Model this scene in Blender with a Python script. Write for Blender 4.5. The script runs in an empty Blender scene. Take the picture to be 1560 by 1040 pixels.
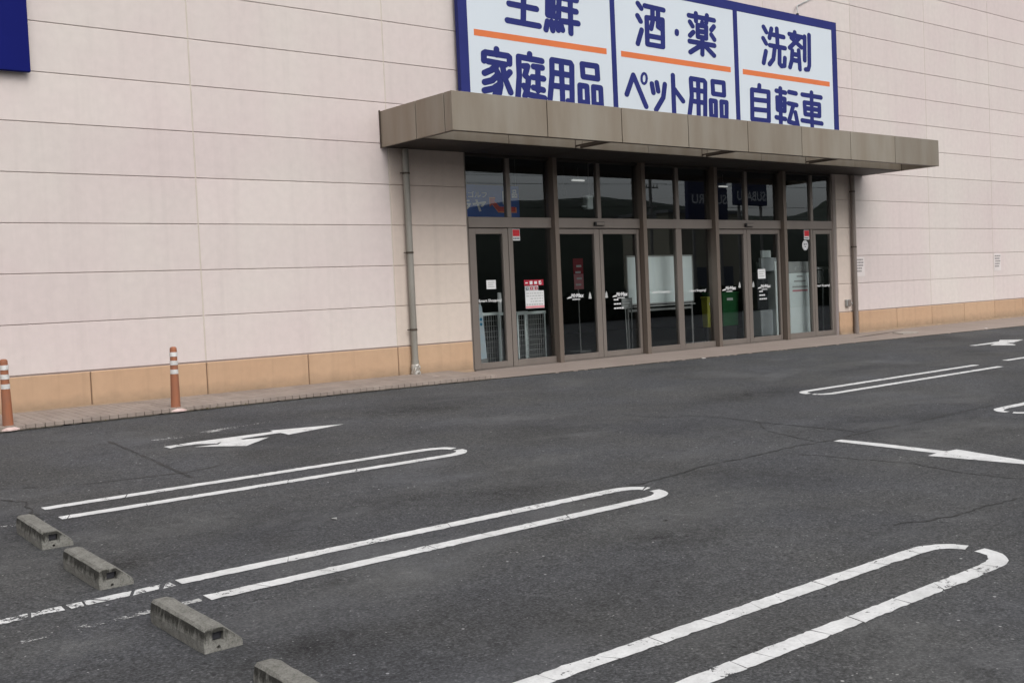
import bpy, bmesh, math, random
from mathutils import Matrix, Vector
R = math.radians
scene = bpy.context.scene
COL = scene.collection
random.seed(7)

# ------------------------------------------------------------------ camera
cam_data = bpy.data.cameras.new("camera")
cam = bpy.data.objects.new("camera", cam_data)
COL.objects.link(cam)
cam_data.sensor_width = 36.0
cam_data.lens = 36.0 * 1655.1 / 1560.0
cam_data.clip_start = 0.05
cam_data.clip_end = 4000.0
CAM = Vector((-5.884, -13.633, 1.185))
cam.matrix_world = (Matrix.Translation(CAM) @ Matrix.Rotation(R(-39.1134), 4, 'Z')
                    @ Matrix.Rotation(R(87.5074), 4, 'X') @ Matrix.Rotation(R(-2.5745), 4, 'Z'))
scene.camera = cam

# ------------------------------------------------------------------ sky, sun, exposure (overcast day)
SUN_EL, SUN_AZ = 46.0, 188.0            # degrees; azimuth clockwise from +Y
world = bpy.data.worlds.new("World")
scene.world = world
world.use_nodes = True
wn = world.node_tree
bg = wn.nodes["Background"]
sky = wn.nodes.new("ShaderNodeTexSky")
sky.sky_type = 'NISHITA'
sky.sun_disc = False
sky.sun_elevation = R(SUN_EL)
sky.sun_rotation = R(SUN_AZ)
sky.air_density = 1.0
sky.dust_density = 4.0
sky.ozone_density = 1.0
hsv = wn.nodes.new("ShaderNodeHueSaturation")
hsv.inputs["Saturation"].default_value = 0.16
wn.links.new(sky.outputs[0], hsv.inputs["Color"])
wn.links.new(hsv.outputs[0], bg.inputs["Color"])
bg.inputs["Strength"].default_value = 0.15

sun_data = bpy.data.lights.new("sun", 'SUN')
sun_data.energy = 0.6
sun_data.angle = R(40.0)
sun_data.color = (1.0, 0.98, 0.96)
sun = bpy.data.objects.new("sun", sun_data)
COL.objects.link(sun)
sun.rotation_euler = (R(90.0 - SUN_EL), 0.0, R(180.0 - SUN_AZ))
sun.location = (0, -20, 30)

scene.view_settings.view_transform = 'Standard'
scene.view_settings.look = 'None'
scene.view_settings.gamma = 1.0
scene.view_settings.use_curve_mapping = False
scene.view_settings.exposure = 0.35
# lettering strokes on the sign face, metres (x along the wall, z up)
GLYPHS = [
 ('生', (0.06, 0.05), [[(5.332,5.804),(5.905,5.791)],[(5.283,5.535),(5.948,5.523)],[(5.667,6.292),(5.612,5.544)],[(5.37,6.076),(5.921,6.07)],[(5.457,6.209),(5.369,6.059),(5.285,5.961)]]),
 ('鮮', (0.06, 0.05), [[(6.163,6.047),(6.413,6.045),(6.385,5.722),(6.145,5.728),(6.163,6.047)],[(6.153,5.864),(6.398,5.864)],[(6.278,6.044),(6.26,5.73)],[(6.278,6.294),(6.148,6.115)],[(6.237,6.208),(6.406,6.208),(6.314,6.076)],[(6.134,5.62),(6.093,5.484)],[(6.223,5.627),(6.241,5.487)],[(6.331,5.63),(6.363,5.508)],[(6.416,5.629),(6.461,5.52)],[(6.491,5.865),(6.786,5.86)],[(6.46,5.665),(6.818,5.669)],[(6.506,6.047),(6.802,6.052)],[(6.661,6.097),(6.646,5.489)],[(6.564,6.209),(6.607,6.107)],[(6.793,6.232),(6.726,6.114)]]),
 ('家', (0.06, 0.05), [[(5.032,5.052),(5.027,4.969)],[(4.769,4.849),(4.773,4.96),(4.809,4.98),(5.261,4.969),(5.291,4.948),(5.285,4.849)],[(4.849,4.845),(5.197,4.828)],[(5.029,4.806),(4.913,4.718),(4.768,4.657)],[(4.983,4.773),(5.063,4.63),(5.084,4.494),(5.048,4.371),(4.964,4.336)],[(5.03,4.644),(4.915,4.556),(4.764,4.514)],[(5.055,4.5),(4.929,4.426),(4.752,4.384)],[(5.284,4.715),(5.173,4.614)],[(5.139,4.791),(5.179,4.606),(5.284,4.398)]]),
 ('庭', (0.06, 0.05), [[(5.717,5.047),(5.713,4.969)],[(5.486,4.981),(5.975,4.96)],[(5.481,4.981),(5.477,4.667),(5.428,4.306)],[(5.578,4.841),(5.662,4.849),(5.598,4.695),(5.669,4.646),(5.647,4.507),(5.578,4.361)],[(5.565,4.526),(5.661,4.394),(5.999,4.359)],[(5.788,4.854),(5.975,4.851)],[(5.878,4.845),(5.864,4.472)],[(5.754,4.682),(5.994,4.675)],[(5.768,4.514),(5.978,4.491)]]),
 ('用', (0.06, 0.05), [[(6.193,4.991),(6.183,4.731),(6.118,4.359)],[(6.203,5.001),(6.605,4.99),(6.635,4.953),(6.609,4.334),(6.519,4.354)],[(6.196,4.795),(6.618,4.785)],[(6.167,4.583),(6.613,4.578)],[(6.401,4.994),(6.396,4.309)]]),
 ('品', (0.06, 0.05), [[(6.872,4.998),(7.218,4.995),(7.227,4.785),(6.885,4.791),(6.872,4.998)],[(6.801,4.637),(6.962,4.633),(6.967,4.352),(6.795,4.357),(6.801,4.637)],[(7.116,4.636),(7.285,4.632),(7.289,4.339),(7.114,4.344),(7.116,4.636)]]),
 ('酒', (0.06, 0.046), [[(8.283,6.197),(8.364,6.12)],[(8.262,5.981),(8.335,5.89)],[(8.354,5.741),(8.243,5.492)],[(8.458,6.178),(8.938,6.164)],[(8.493,5.976),(8.906,5.985),(8.891,5.505),(8.488,5.508),(8.493,5.976)],[(8.653,6.151),(8.64,5.916),(8.596,5.795)],[(8.796,6.148),(8.779,5.848),(8.847,5.824)],[(8.521,5.659),(8.853,5.654)]]),
 ('・', (0.06, 0.046), [[(9.276,5.823),(9.273,5.784)]]),
 ('薬', (0.06, 0.046), [[(9.62,6.156),(10.326,6.15)],[(9.818,6.214),(9.814,6.075)],[(10.128,6.215),(10.1,6.078)],[(9.853,6.005),(10.096,6.007),(10.083,5.788),(9.848,5.793),(9.853,6.005)],[(9.871,5.896),(10.076,5.9)],[(9.984,6.069),(9.968,6.012)],[(9.643,6.041),(9.712,5.97)],[(9.726,5.862),(9.632,5.79)],[(10.316,6.033),(10.236,5.961)],[(10.231,5.872),(10.316,5.792)],[(9.616,5.685),(10.31,5.679)],[(9.974,5.758),(9.958,5.48)],[(9.889,5.621),(9.625,5.487)],[(10.048,5.638),(10.292,5.492)]]),
 ('ペ', (0.06, 0.046), [[(7.916,4.578),(8.097,4.927),(8.394,4.4)],[(8.434,4.896),(8.423,4.849),(8.396,4.812),(8.362,4.797),(8.329,4.807),(8.306,4.838),(8.3,4.884),(8.311,4.932),(8.338,4.968),(8.372,4.983),(8.405,4.974),(8.428,4.942),(8.434,4.896)]]),
 ('ッ', (0.06, 0.046), [[(8.562,4.816),(8.594,4.66)],[(8.691,4.849),(8.72,4.698)],[(8.901,4.835),(8.846,4.594),(8.645,4.359)]]),
 ('ト', (0.06, 0.046), [[(9.124,5.016),(9.122,4.302)],[(9.152,4.77),(9.377,4.571)]]),
 ('用', (0.06, 0.046), [[(9.61,4.99),(9.62,4.688),(9.541,4.342)],[(9.618,5.004),(9.971,4.996),(10.01,4.964),(9.974,4.327)],[(9.626,4.803),(9.98,4.792)],[(9.598,4.594),(9.982,4.583)],[(9.81,4.995),(9.792,4.315)]]),
 ('品', (0.06, 0.046), [[(10.217,5.004),(10.542,5.003),(10.543,4.771),(10.225,4.776),(10.217,5.004)],[(10.148,4.641),(10.293,4.638),(10.283,4.348),(10.146,4.35),(10.148,4.641)],[(10.452,4.641),(10.606,4.64),(10.59,4.346),(10.45,4.348),(10.452,4.641)]]),
 ('洗', (0.064, 0.047), [[(11.814,6.206),(11.896,6.114)],[(11.79,5.982),(11.876,5.89)],[(11.863,5.736),(11.779,5.501)],[(12.061,6.198),(11.99,6.012)],[(12.023,6.089),(12.448,6.078)],[(12.235,6.218),(12.244,5.858)],[(11.994,5.868),(12.481,5.861)],[(12.144,5.815),(12.092,5.606),(11.966,5.494)],[(12.303,5.832),(12.287,5.538),(12.346,5.494),(12.446,5.511),(12.466,5.664)]]),
 ('剤', (0.064, 0.047), [[(12.821,6.216),(12.817,6.135)],[(12.638,6.16),(13.075,6.144)],[(12.701,6.092),(13.029,5.935)],[(12.963,6.113),(12.636,5.888)],[(12.721,5.841),(12.693,5.641),(12.627,5.498)],[(12.932,5.863),(12.958,5.489)],[(12.742,5.772),(12.935,5.767)],[(12.711,5.653),(12.946,5.651)],[(13.149,6.167),(13.127,5.684)],[(13.302,6.216),(13.281,5.597),(13.237,5.51),(13.151,5.502)]]),
 ('自', (0.064, 0.047), [[(11.62,5.048),(11.607,4.968)],[(11.384,4.945),(11.903,4.943),(11.883,4.372),(11.367,4.375),(11.384,4.945)],[(11.389,4.76),(11.885,4.764)],[(11.378,4.571),(11.875,4.574)]]),
 ('転', (0.064, 0.047), [[(12.155,4.989),(12.441,4.972)],[(12.285,5.045),(12.264,4.296)],[(12.172,4.856),(12.417,4.845),(12.404,4.607),(12.175,4.616),(12.172,4.856)],[(12.182,4.731),(12.41,4.723)],[(12.126,4.462),(12.412,4.446)],[(12.566,4.998),(12.795,4.986)],[(12.537,4.768),(12.804,4.752)],[(12.694,4.739),(12.525,4.401),(12.804,4.368)],[(12.753,4.601),(12.831,4.331)]]),
 ('車', (0.064, 0.047), [[(13.007,4.982),(13.648,4.971)],[(13.324,5.047),(13.31,4.309)],[(13.071,4.826),(13.583,4.821),(13.579,4.586),(13.084,4.591),(13.071,4.826)],[(13.09,4.712),(13.576,4.706)],[(12.978,4.456),(13.65,4.434)]]),
]
CRACKS = [
 [(-0.585,-7.648),(0.267,-7.668),(0.759,-7.606),(1.168,-7.536),(1.66,-7.563),(2.295,-7.509),(3.043,-7.561),(3.695,-7.501),(4.454,-7.556),(5.232,-7.491),(6.158,-7.498)],
 [(2.751,-5.047),(2.922,-5.384),(3.275,-5.55),(3.339,-5.916),(3.35,-6.351),(3.453,-7.054),(3.503,-7.477)],
 [(3.35,-6.351),(2.975,-6.726),(2.833,-7.111),(2.752,-7.471)],
 [(2.076,-7.671),(2.216,-8.184),(2.301,-8.447),(2.384,-8.703),(2.285,-9.161),(2.39,-9.636)],
 [(0.348,-9.67),(0.606,-9.798),(0.777,-9.839),(0.952,-9.882),(1.308,-9.88),(1.465,-9.894),(1.739,-9.9)],
 [(-3.722,-4.594),(-3.598,-4.813),(-3.639,-5.081),(-3.687,-5.547)],
]
SEAMS = [
 [(-3.612,-4.157),(-3.258,-4.35),(-2.922,-4.455),(-2.229,-4.561),(-1.789,-4.458)],
 [(-2.177,-2.527),(-2.203,-3.578),(-2.262,-4.849)],
]
ARROW_A = [(-1.881, -3.235), (-1.545, -3.191), (-1.221, -3.191), (-0.682, -3.181), (-0.672, -3.102), (0.122, -3.276), (-0.646, -3.463), (-0.658, -3.304), (-1.135, -3.342), (-1.236, -3.295), (-1.429, -3.435), (-1.585, -3.323), (-1.786, -3.323), (-1.868, -3.366)]
ARROW_A2 = [(-1.669, -3.465), (-1.43, -3.49), (-1.252, -3.257), (-1.131, -3.334), (-1.126, -3.409), (-0.872, -3.47), (-1.26, -3.758), (-1.47, -3.596)]
ARROW_C = [(13.482, -3.305), (14.472, -3.266), (14.755, -3.243), (15.103, -3.082), (15.402, -3.406), (14.546, -3.622), (14.522, -3.504), (14.102, -3.89), (13.971, -3.928), (13.732, -3.59), (14.201, -3.442), (13.513, -3.419)]

# ------------------------------------------------------------------ object helpers
def tag(o, label=None, cat=None, group=None, kind=None):
    if label: o["label"] = label
    if cat: o["category"] = cat
    if group: o["group"] = group
    if kind: o["kind"] = kind
    return o

def link(name, me, m=None, parent=None, loc=None):
    o = bpy.data.objects.new(name, me)
    COL.objects.link(o)
    if m is not None and me is not None and not me.materials:
        me.materials.append(m)
    if parent is not None:
        o.parent = parent
    if loc is not None:
        o.location = loc
    return o

def thing(name, loc, label, cat, group=None, rz=0.0):
    o = bpy.data.objects.new(name, None)
    o.empty_display_size = 0.2
    COL.objects.link(o)
    o.location = loc
    o.rotation_euler = (0, 0, rz)
    return tag(o, label, cat, group)

class MB:
    """collects faces for one mesh; coordinates are relative to the parent thing"""
    def __init__(s):
        s.v = []; s.f = []
    def add(s, vs, fs):
        n = len(s.v)
        s.v += [tuple(v) for v in vs]
        s.f += [tuple(i + n for i in f) for f in fs]
        return s
    def box(s, x0, x1, y0, y1, z0, z1, c=0.0):
        if c <= 0:
            vs = [(x0,y0,z0),(x1,y0,z0),(x1,y1,z0),(x0,y1,z0),(x0,y0,z1),(x1,y0,z1),(x1,y1,z1),(x0,y1,z1)]
            fs = [(0,3,2,1),(4,5,6,7),(0,1,5,4),(1,2,6,5),(2,3,7,6),(3,0,4,7)]
            return s.add(vs, fs)
        bm = bmesh.new()
        r = bmesh.ops.create_cube(bm, size=1.0)
        for v in bm.verts:
            v.co = Vector(((x0+x1)/2 + v.co.x*(x1-x0), (y0+y1)/2 + v.co.y*(y1-y0), (z0+z1)/2 + v.co.z*(z1-z0)))
        bmesh.ops.bevel(bm, geom=list(bm.edges), offset=c, segments=1, affect='EDGES', profile=0.5)
        bm.verts.index_update()
        s.add([v.co.copy() for v in bm.verts], [[v.index for v in f.verts] for f in bm.faces])
        bm.free()
        return s
    def tube(s, pts, r, n=10, cap=True, radii=None):
        pts = [Vector(p) for p in pts]
        rings = []
        for i, p in enumerate(pts):
            if i == 0: t = pts[1] - pts[0]
            elif i == len(pts) - 1: t = pts[-1] - pts[-2]
            else: t = (pts[i+1] - p).normalized() + (p - pts[i-1]).normalized()
            t = t.normalized()
            u = t.orthogonal().normalized() if abs(t.z) > 0.9 else t.cross(Vector((0,0,1))).normalized()
            if abs(t.z) > 0.9:
                u = (Vector((1,0,0)) - t * t.x).normalized()
            w = t.cross(u)
            rr = radii[i] if radii else r
            rings.append([p + (u*math.cos(a) + w*math.sin(a))*rr for a in (2*math.pi*k/n for k in range(n))])
        vs = [v for ring in rings for v in ring]
        fs = []
        for i in range(len(rings)-1):
            for k in range(n):
                fs.append((i*n+k, i*n+(k+1)%n, (i+1)*n+(k+1)%n, (i+1)*n+k))
        if cap:
            fs.append(tuple(range(n-1, -1, -1)))
            fs.append(tuple((len(rings)-1)*n + k for k in range(n)))
        return s.add(vs, fs)
    def mesh(s, name, smooth=False):
        me = bpy.data.meshes.new(name)
        me.from_pydata(s.v, [], s.f)
        if smooth:
            me.polygons.foreach_set("use_smooth", [True]*len(me.polygons))
        me.update()
        return me
    def build(s, name, m, parent=None, smooth=False, loc=None):
        me = s.mesh(name, smooth)
        o = link(name, me, m, parent, loc)
        if smooth:
            try: me.set_sharp_from_angle(angle=R(40))
            except Exception: pass
        return o

def bx(name, m, parent, *a, c=0.0):
    return MB().box(*a, c=c).build(name, m, parent)

def text_mesh(body, size, bold=0.0, shear=0.0, spacing=1.0, width=1.0):
    """flat lettering as a mesh in the XZ plane facing -Y, centred on the origin"""
    cu = bpy.data.curves.new("lettering", 'FONT')
    cu.body = body
    cu.size = size
    cu.align_x = 'CENTER'; cu.align_y = 'CENTER'
    cu.offset = bold
    cu.shear = shear
    cu.space_character = spacing
    cu.resolution_u = 4
    ob = bpy.data.objects.new("lettering", cu)
    COL.objects.link(ob)
    dg = bpy.context.evaluated_depsgraph_get()
    me = bpy.data.meshes.new_from_object(ob.evaluated_get(dg))
    bpy.data.objects.remove(ob)
    bpy.data.curves.remove(cu)
    for v in me.vertices:
        v.co = Vector((v.co.x*width, 0.0, v.co.y))
    return me

# ------------------------------------------------------------------ materials
def nodes(m):
    m.use_nodes = True
    nt = m.node_tree
    return nt, nt.nodes, nt.links, nt.nodes["Principled BSDF"]

def N(nt, kind, **kw):
    n = nt.nodes.new(kind)
    for k, v in kw.items():
        setattr(n, k, v)
    return n

def noise(nt, vec, scale, detail=4.0, rough=0.55, dist=0.0):
    n = N(nt, "ShaderNodeTexNoise")
    n.inputs["Scale"].default_value = scale
    n.inputs["Detail"].default_value = detail
    n.inputs["Roughness"].default_value = rough
    n.inputs["Distortion"].default_value = dist
    nt.links.new(vec, n.inputs["Vector"])
    return n.outputs["Fac"]

def ramp(nt, fac, stops):
    n = N(nt, "ShaderNodeValToRGB")
    e = n.color_ramp.elements
    while len(e) < len(stops): e.new(0.5)
    for el, (p, c) in zip(e, stops):
        el.position = p
        el.color = (c, c, c, 1) if isinstance(c, (int, float)) else (*c, 1)
    nt.links.new(fac, n.inputs["Fac"])
    return n.outputs["Color"]

def mix(nt, fac, a, b, mode='MIX'):
    n = N(nt, "ShaderNodeMix", data_type='RGBA', blend_type=mode)
    n.clamp_factor = True
    for sock, val in ((0, fac), (6, a), (7, b)):
        if isinstance(val, (int, float)): n.inputs[sock].default_value = val
        elif isinstance(val, (tuple, list)): n.inputs[sock].default_value = (*val, 1)
        else: nt.links.new(val, n.inputs[sock])
    return n.outputs[2]

def math_(nt, op, a, b=0.0):
    n = N(nt, "ShaderNodeMath", operation=op)
    for i, val in enumerate((a, b)):
        if isinstance(val, (int, float)): n.inputs[i].default_value = val
        else: nt.links.new(val, n.inputs[i])
    return n.outputs[0]

def position(nt, scale=(1, 1, 1)):
    g = N(nt, "ShaderNodeNewGeometry")
    mp = N(nt, "ShaderNodeMapping")
    mp.inputs["Scale"].default_value = scale
    nt.links.new(g.outputs["Position"], mp.inputs["Vector"])
    return mp.outputs["Vector"]

def bump(nt, bsdf, height, strength=0.3, dist=0.01):
    b = N(nt, "ShaderNodeBump")
    b.inputs["Strength"].default_value = strength
    b.inputs["Distance"].default_value = dist
    nt.links.new(height, b.inputs["Height"])
    nt.links.new(b.outputs[0], bsdf.inputs["Normal"])

def surf(name, c1, c2=None, scale=3.0, rough=0.6, metal=0.0, bmp=0.0, bscale=60.0, stretch=(1,1,1), spec=0.4, rnd=0.0, rvar=0.0):
    m = bpy.data.materials.new(name)
    nt, nd, lk, b = nodes(m)
    b.inputs["Roughness"].default_value = rough
    b.inputs["Metallic"].default_value = metal
    b.inputs["Specular IOR Level"].default_value = spec
    vec = position(nt, stretch)
    if c2 is None:
        c2 = tuple(x*0.86 for x in c1)
    col = mix(nt, ramp(nt, noise(nt, vec, scale, 5.0), [(0.32, 0.0), (0.68, 1.0)]), c1, c2)
    if rnd:
        oi = N(nt, "ShaderNodeObjectInfo")
        k = math_(nt, 'MULTIPLY_ADD', oi.outputs["Random"], rnd)
        k.node.inputs[2].default_value = 1.0 - rnd/2
        col = mix(nt, 1.0, col, k, 'MULTIPLY')
    lk.new(col, b.inputs["Base Color"])
    if rvar:
        r_ = math_(nt, 'MULTIPLY_ADD', noise(nt, position(nt), scale*2.3, 4.0), rvar)
        r_.node.inputs[2].default_value = rough - rvar/2
        lk.new(r_, b.inputs["Roughness"])
    if bmp:
        bump(nt, b, noise(nt, position(nt), bscale, 4.0), bmp)
    return m

M = {}
# pale pink wall panels with faint patches and rain streaks
def wall_mat(name, c1, c2, streak, foot=None):
    m = bpy.data.materials.new(name)
    nt, nd, lk, b = nodes(m)
    b.inputs["Roughness"].default_value = 0.75
    b.inputs["Specular IOR Level"].default_value = 0.25
    big = ramp(nt, noise(nt, position(nt), 0.45, 3.0), [(0.38, 0.0), (0.66, 1.0)])
    col = mix(nt, big, c1, c2)
    st = ramp(nt, noise(nt, position(nt, (6.0, 1.0, 0.22)), 1.0, 6.0, 0.65), [(0.50, 1.0), (0.78, 1.0 - streak)])
    col = mix(nt, 1.0, col, st, 'MULTIPLY')
    fine = ramp(nt, noise(nt, position(nt), 9.0, 5.0), [(0.3, 0.955), (0.7, 1.025)])
    col = mix(nt, 1.0, col, fine, 'MULTIPLY')
    # rust-brown runs here and there
    run = ramp(nt, noise(nt, position(nt, (11.0, 1.0, 0.5)), 1.0, 4.0, 0.6), [(0.68, 0.0), (0.80, 0.16)])
    col = mix(nt, run, col, tuple(x*y for x, y in zip(c1, (0.72, 0.62, 0.50))))
    oi = N(nt, "ShaderNodeObjectInfo")
    k = math_(nt, 'MULTIPLY_ADD', oi.outputs["Random"], 0.06); k.node.inputs[2].default_value = 0.97
    col = mix(nt, 1.0, col, k, 'MULTIPLY')
    if foot:
        # splash dirt thrown up from the paving
        g = N(nt, "ShaderNodeNewGeometry")
        sz = N(nt, "ShaderNodeSeparateXYZ"); lk.new(g.outputs["Position"], sz.inputs[0])
        ht = math_(nt, 'ADD', sz.outputs["Z"], math_(nt, 'MULTIPLY', noise(nt, position(nt, (2.0, 1.0, 3.0)), 2.2, 6.0, 0.7), -0.22))
        d = ramp(nt, math_(nt, 'ADD', ht, 0.2), [(0.10, 0.75), (0.30, 0.0)])
        col = mix(nt, d, col, foot)
    lk.new(col, b.inputs["Base Color"])
    bump(nt, b, noise(nt, position(nt), 70.0, 3.0), 0.10, 0.004)
    return m
M['wall'] = wall_mat('wall_paint', (0.562, 0.484, 0.466), (0.575, 0.520, 0.486), 0.07)
M['wall_beige'] = wall_mat('wall_paint_beige', (0.535, 0.447, 0.392), (0.548, 0.470, 0.410), 0.10)
M['plinth'] = wall_mat('plinth_paint', (0.430, 0.280, 0.178), (0.455, 0.308, 0.200), 0.14, (0.20, 0.148, 0.10))
M['joint'] = surf('joint_sealant', (0.34, 0.275, 0.25), rough=0.8)
M['sealant'] = surf('pale_sealant', (0.52, 0.46, 0.39), rough=0.7, scale=6)
M['plinth_joint'] = surf('brown_sealant', (0.13, 0.08, 0.05), rough=0.8)
M['fascia'] = surf('bronze_panel', (0.275, 0.243, 0.198), (0.222, 0.182, 0.138), scale=1.3, rough=0.40, metal=0.35, stretch=(2.4, 2.4, 0.45), rnd=0.16, rvar=0.2)
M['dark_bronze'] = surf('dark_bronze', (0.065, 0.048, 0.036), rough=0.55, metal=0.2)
M['soffit_shade'] = surf('soffit_panel', (0.022, 0.017, 0.013), rough=0.6)  # near-black: the deep shade under the canopy is put into this colour
M['frame'] = surf('bronze_frame', (0.215, 0.185, 0.163), (0.185, 0.157, 0.138), scale=2.0, rough=0.40, metal=0.35, stretch=(1, 1, .3), rvar=.1)
M['mullion'] = surf('bronze_column', (0.175, 0.142, 0.118), (0.150, 0.118, 0.095), scale=2.0, rough=0.42, metal=0.35, stretch=(1, 1, .3))
M['gasket'] = surf('black_gasket', (0.02, 0.02, 0.02), rough=0.6)
M['sign_white'] = surf('sign_white', (0.555, 0.605, 0.65), (0.535, 0.58, 0.622), scale=0.8, rough=0.45, spec=0.2)
M['sign_blue'] = surf('sign_blue', (0.024, 0.030, 0.150), (0.020, 0.026, 0.130), scale=1.5, rough=0.6, spec=0.12)
M['sign_orange'] = surf('sign_orange', (0.62, 0.165, 0.055), (0.57, 0.15, 0.05), scale=1.5, rough=0.5, spec=0.2)
M['board_blue'] = surf('board_blue', (0.0055, 0.009, 0.115), (0.005, 0.008, 0.10), scale=1.0, rough=0.6, spec=0.06)
M['pipe_grey'] = surf('pipe_grey', (0.27, 0.255, 0.225), (0.20, 0.185, 0.16), scale=2.5, rough=0.5, stretch=(1, 1, .6))
M['pipe_brown'] = surf('pipe_brown', (0.20, 0.165, 0.145), (0.16, 0.13, 0.115), scale=2.5, rough=0.5, stretch=(1, 1, .6))
M['foil'] = surf('crumpled_foil', (0.62, 0.60, 0.56), (0.30, 0.28, 0.25), scale=22, rough=0.35, metal=0.6, bmp=0.8, bscale=30)
M['steel'] = surf('steel', (0.35, 0.34, 0.33), rough=0.4, metal=0.7)
M['orange_post'] = surf('post_orange', (0.31, 0.115, 0.058), (0.235, 0.105, 0.064), scale=9, rough=0.65, stretch=(1.6, 1.6, .5), spec=.25)
M['post_white'] = surf('post_white_band', (0.66, 0.65, 0.64), (0.48, 0.46, 0.44), scale=18, rough=0.45)
M['post_base'] = surf('post_base_pink', (0.66, 0.52, 0.49), (0.50, 0.36, 0.33), scale=16, rough=0.7)
M['paper'] = surf('paper', (0.62, 0.57, 0.555), (0.57, 0.52, 0.505), scale=4, rough=0.7)
M['ink'] = surf('grey_print', (0.24, 0.22, 0.215), rough=0.7)
M['white'] = surf('white_paint', (0.74, 0.76, 0.76), (0.68, 0.70, 0.70), scale=2, rough=0.45)
M['decal_white'] = surf('decal_white', (0.66, 0.66, 0.66), rough=0.5)
M['decal_red'] = surf('decal_red', (0.55, 0.02, 0.03), rough=0.5)
M['poster_red'] = surf('poster_red', (0.36, 0.015, 0.035), rough=0.5)
M['decal_grey'] = surf('decal_grey', (0.42, 0.43, 0.42), rough=0.5)
M['decal_dark'] = surf('decal_dark', (0.10, 0.11, 0.14), rough=0.5)
M['pink'] = surf('poster_pink', (0.66, 0.25, 0.28), rough=0.5)
M['board'] = surf('white_board', (0.82, 0.89, 0.88), (0.79, 0.86, 0.85), scale=1, rough=0.25)
M['grey_metal'] = surf('grey_metal', (0.38, 0.38, 0.37), rough=0.45, metal=0.3)
M['machine'] = surf('machine_grey', (0.44, 0.47, 0.48), (0.38, 0.41, 0.42), scale=2, rough=0.4)
M['machine_dark'] = surf('machine_dark', (0.03, 0.03, 0.035), rough=0.4)
M['green'] = surf('bin_green', (0.02, 0.13, 0.04), (0.018, 0.10, 0.034), scale=3, rough=0.45)
M['yellow'] = surf('bin_yellow', (0.40, 0.40, 0.05), rough=0.45)
M['bag_blue'] = surf('bag_pale_blue', (0.50, 0.62, 0.70), (0.62, 0.68, 0.70), scale=6, rough=0.3)
M['print_blue'] = surf('print_blue', (0.03, 0.22, 0.38), rough=0.4)
M['banner_blue'] = surf('banner_blue', (0.012, 0.075, 0.36), (0.012, 0.068, 0.33), scale=1, rough=0.5)
M['banner_red'] = surf('banner_red', (0.55, 0.03, 0.025), rough=0.5)
M['banner_orange'] = surf('banner_orange', (0.75, 0.24, 0.08), rough=0.5)
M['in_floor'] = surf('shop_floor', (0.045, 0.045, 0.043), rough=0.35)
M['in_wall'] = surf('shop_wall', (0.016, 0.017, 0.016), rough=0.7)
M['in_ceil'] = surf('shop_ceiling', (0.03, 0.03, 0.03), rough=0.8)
M['roof'] = surf('roof_grey', (0.25, 0.25, 0.25), rough=0.8)
M['paver'] = surf('paver', (0.285, 0.235, 0.202), (0.228, 0.184, 0.158), scale=2.2, rough=0.85, bmp=0.3, bscale=120, rnd=0.10)
M['paver_far'] = surf('paver_far', (0.275, 0.226, 0.196), (0.240, 0.194, 0.168), scale=1.2, rough=0.85)
M['bed'] = surf('joint_sand', (0.105, 0.085, 0.070), rough=0.95)
M['dirt'] = surf('dark_dirt', (0.030, 0.027, 0.022), (0.055, 0.048, 0.036), scale=9, rough=0.95)
M['cover'] = surf('cover_concrete', (0.33, 0.30, 0.265), (0.26, 0.23, 0.20), scale=8, rough=0.85)
M['iron'] = surf('cast_iron', (0.018, 0.017, 0.016), rough=0.7)
M['weed'] = surf('weed', (0.085, 0.085, 0.025), (0.13, 0.10, 0.04), scale=20, rough=0.8)
M['hill'] = surf('wooded_hill', (0.035, 0.045, 0.030), (0.022, 0.030, 0.020), scale=0.06, rough=1.0)
M['pole'] = surf('pole_concrete', (0.30, 0.29, 0.27), rough=0.8)
M['wire'] = surf('wire_black', (0.02, 0.02, 0.02), rough=0.6)
M['navy'] = surf('navy_board', (0.012, 0.018, 0.075), rough=0.4)
M['cream'] = surf('cream_wall', (0.42, 0.39, 0.30), scale=0.2, rough=0.8)

# thin window glass: tinted transmission with Fresnel reflection from both faces
def glass_mat():
    m = bpy.data.materials.new('window_glass')
    m.use_nodes = True
    nt = m.node_tree
    nt.nodes.remove(nt.nodes["Principled BSDF"])
    out = nt.nodes["Material Output"]
    tr = N(nt, "ShaderNodeBsdfTransparent"); tr.inputs["Color"].default_value = (0.93, 0.955, 0.95, 1)
    gl = N(nt, "ShaderNodeBsdfGlossy"); gl.inputs["Roughness"].default_value = 0.004
    gl.inputs["Color"].default_value = (0.90, 0.96, 1.0, 1)
    fr = N(nt, "ShaderNodeFresnel"); fr.inputs["IOR"].default_value = 1.5
    k = math_(nt, 'MULTIPLY', fr.outputs[0], 2.1); k.node.use_clamp = True
    nb = N(nt, "ShaderNodeBump"); nb.inputs["Strength"].default_value = 0.02; nb.inputs["Distance"].default_value = 0.01
    nt.links.new(noise(nt, position(nt), 1.3, 1.0), nb.inputs["Height"])
    nt.links.new(nb.outputs[0], gl.inputs["Normal"])
    mx = N(nt, "ShaderNodeMixShader")
    nt.links.new(k, mx.inputs[0]); nt.links.new(tr.outputs[0], mx.inputs[1]); nt.links.new(gl.outputs[0], mx.inputs[2])
    nt.links.new(mx.outputs[0], out.inputs["Surface"])
    return m
M['glass'] = glass_mat()

def lamp_mat():
    m = bpy.data.materials.new('lamp_tube')
    nt, nd, lk, b = nodes(m)
    b.inputs["Base Color"].default_value = (0.9, 0.9, 0.9, 1)
    b.inputs["Emission Color"].default_value = (1.0, 0.98, 0.94, 1)
    b.inputs["Emission Strength"].default_value = 0.30
    return m
M['lamp'] = lamp_mat()

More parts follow.
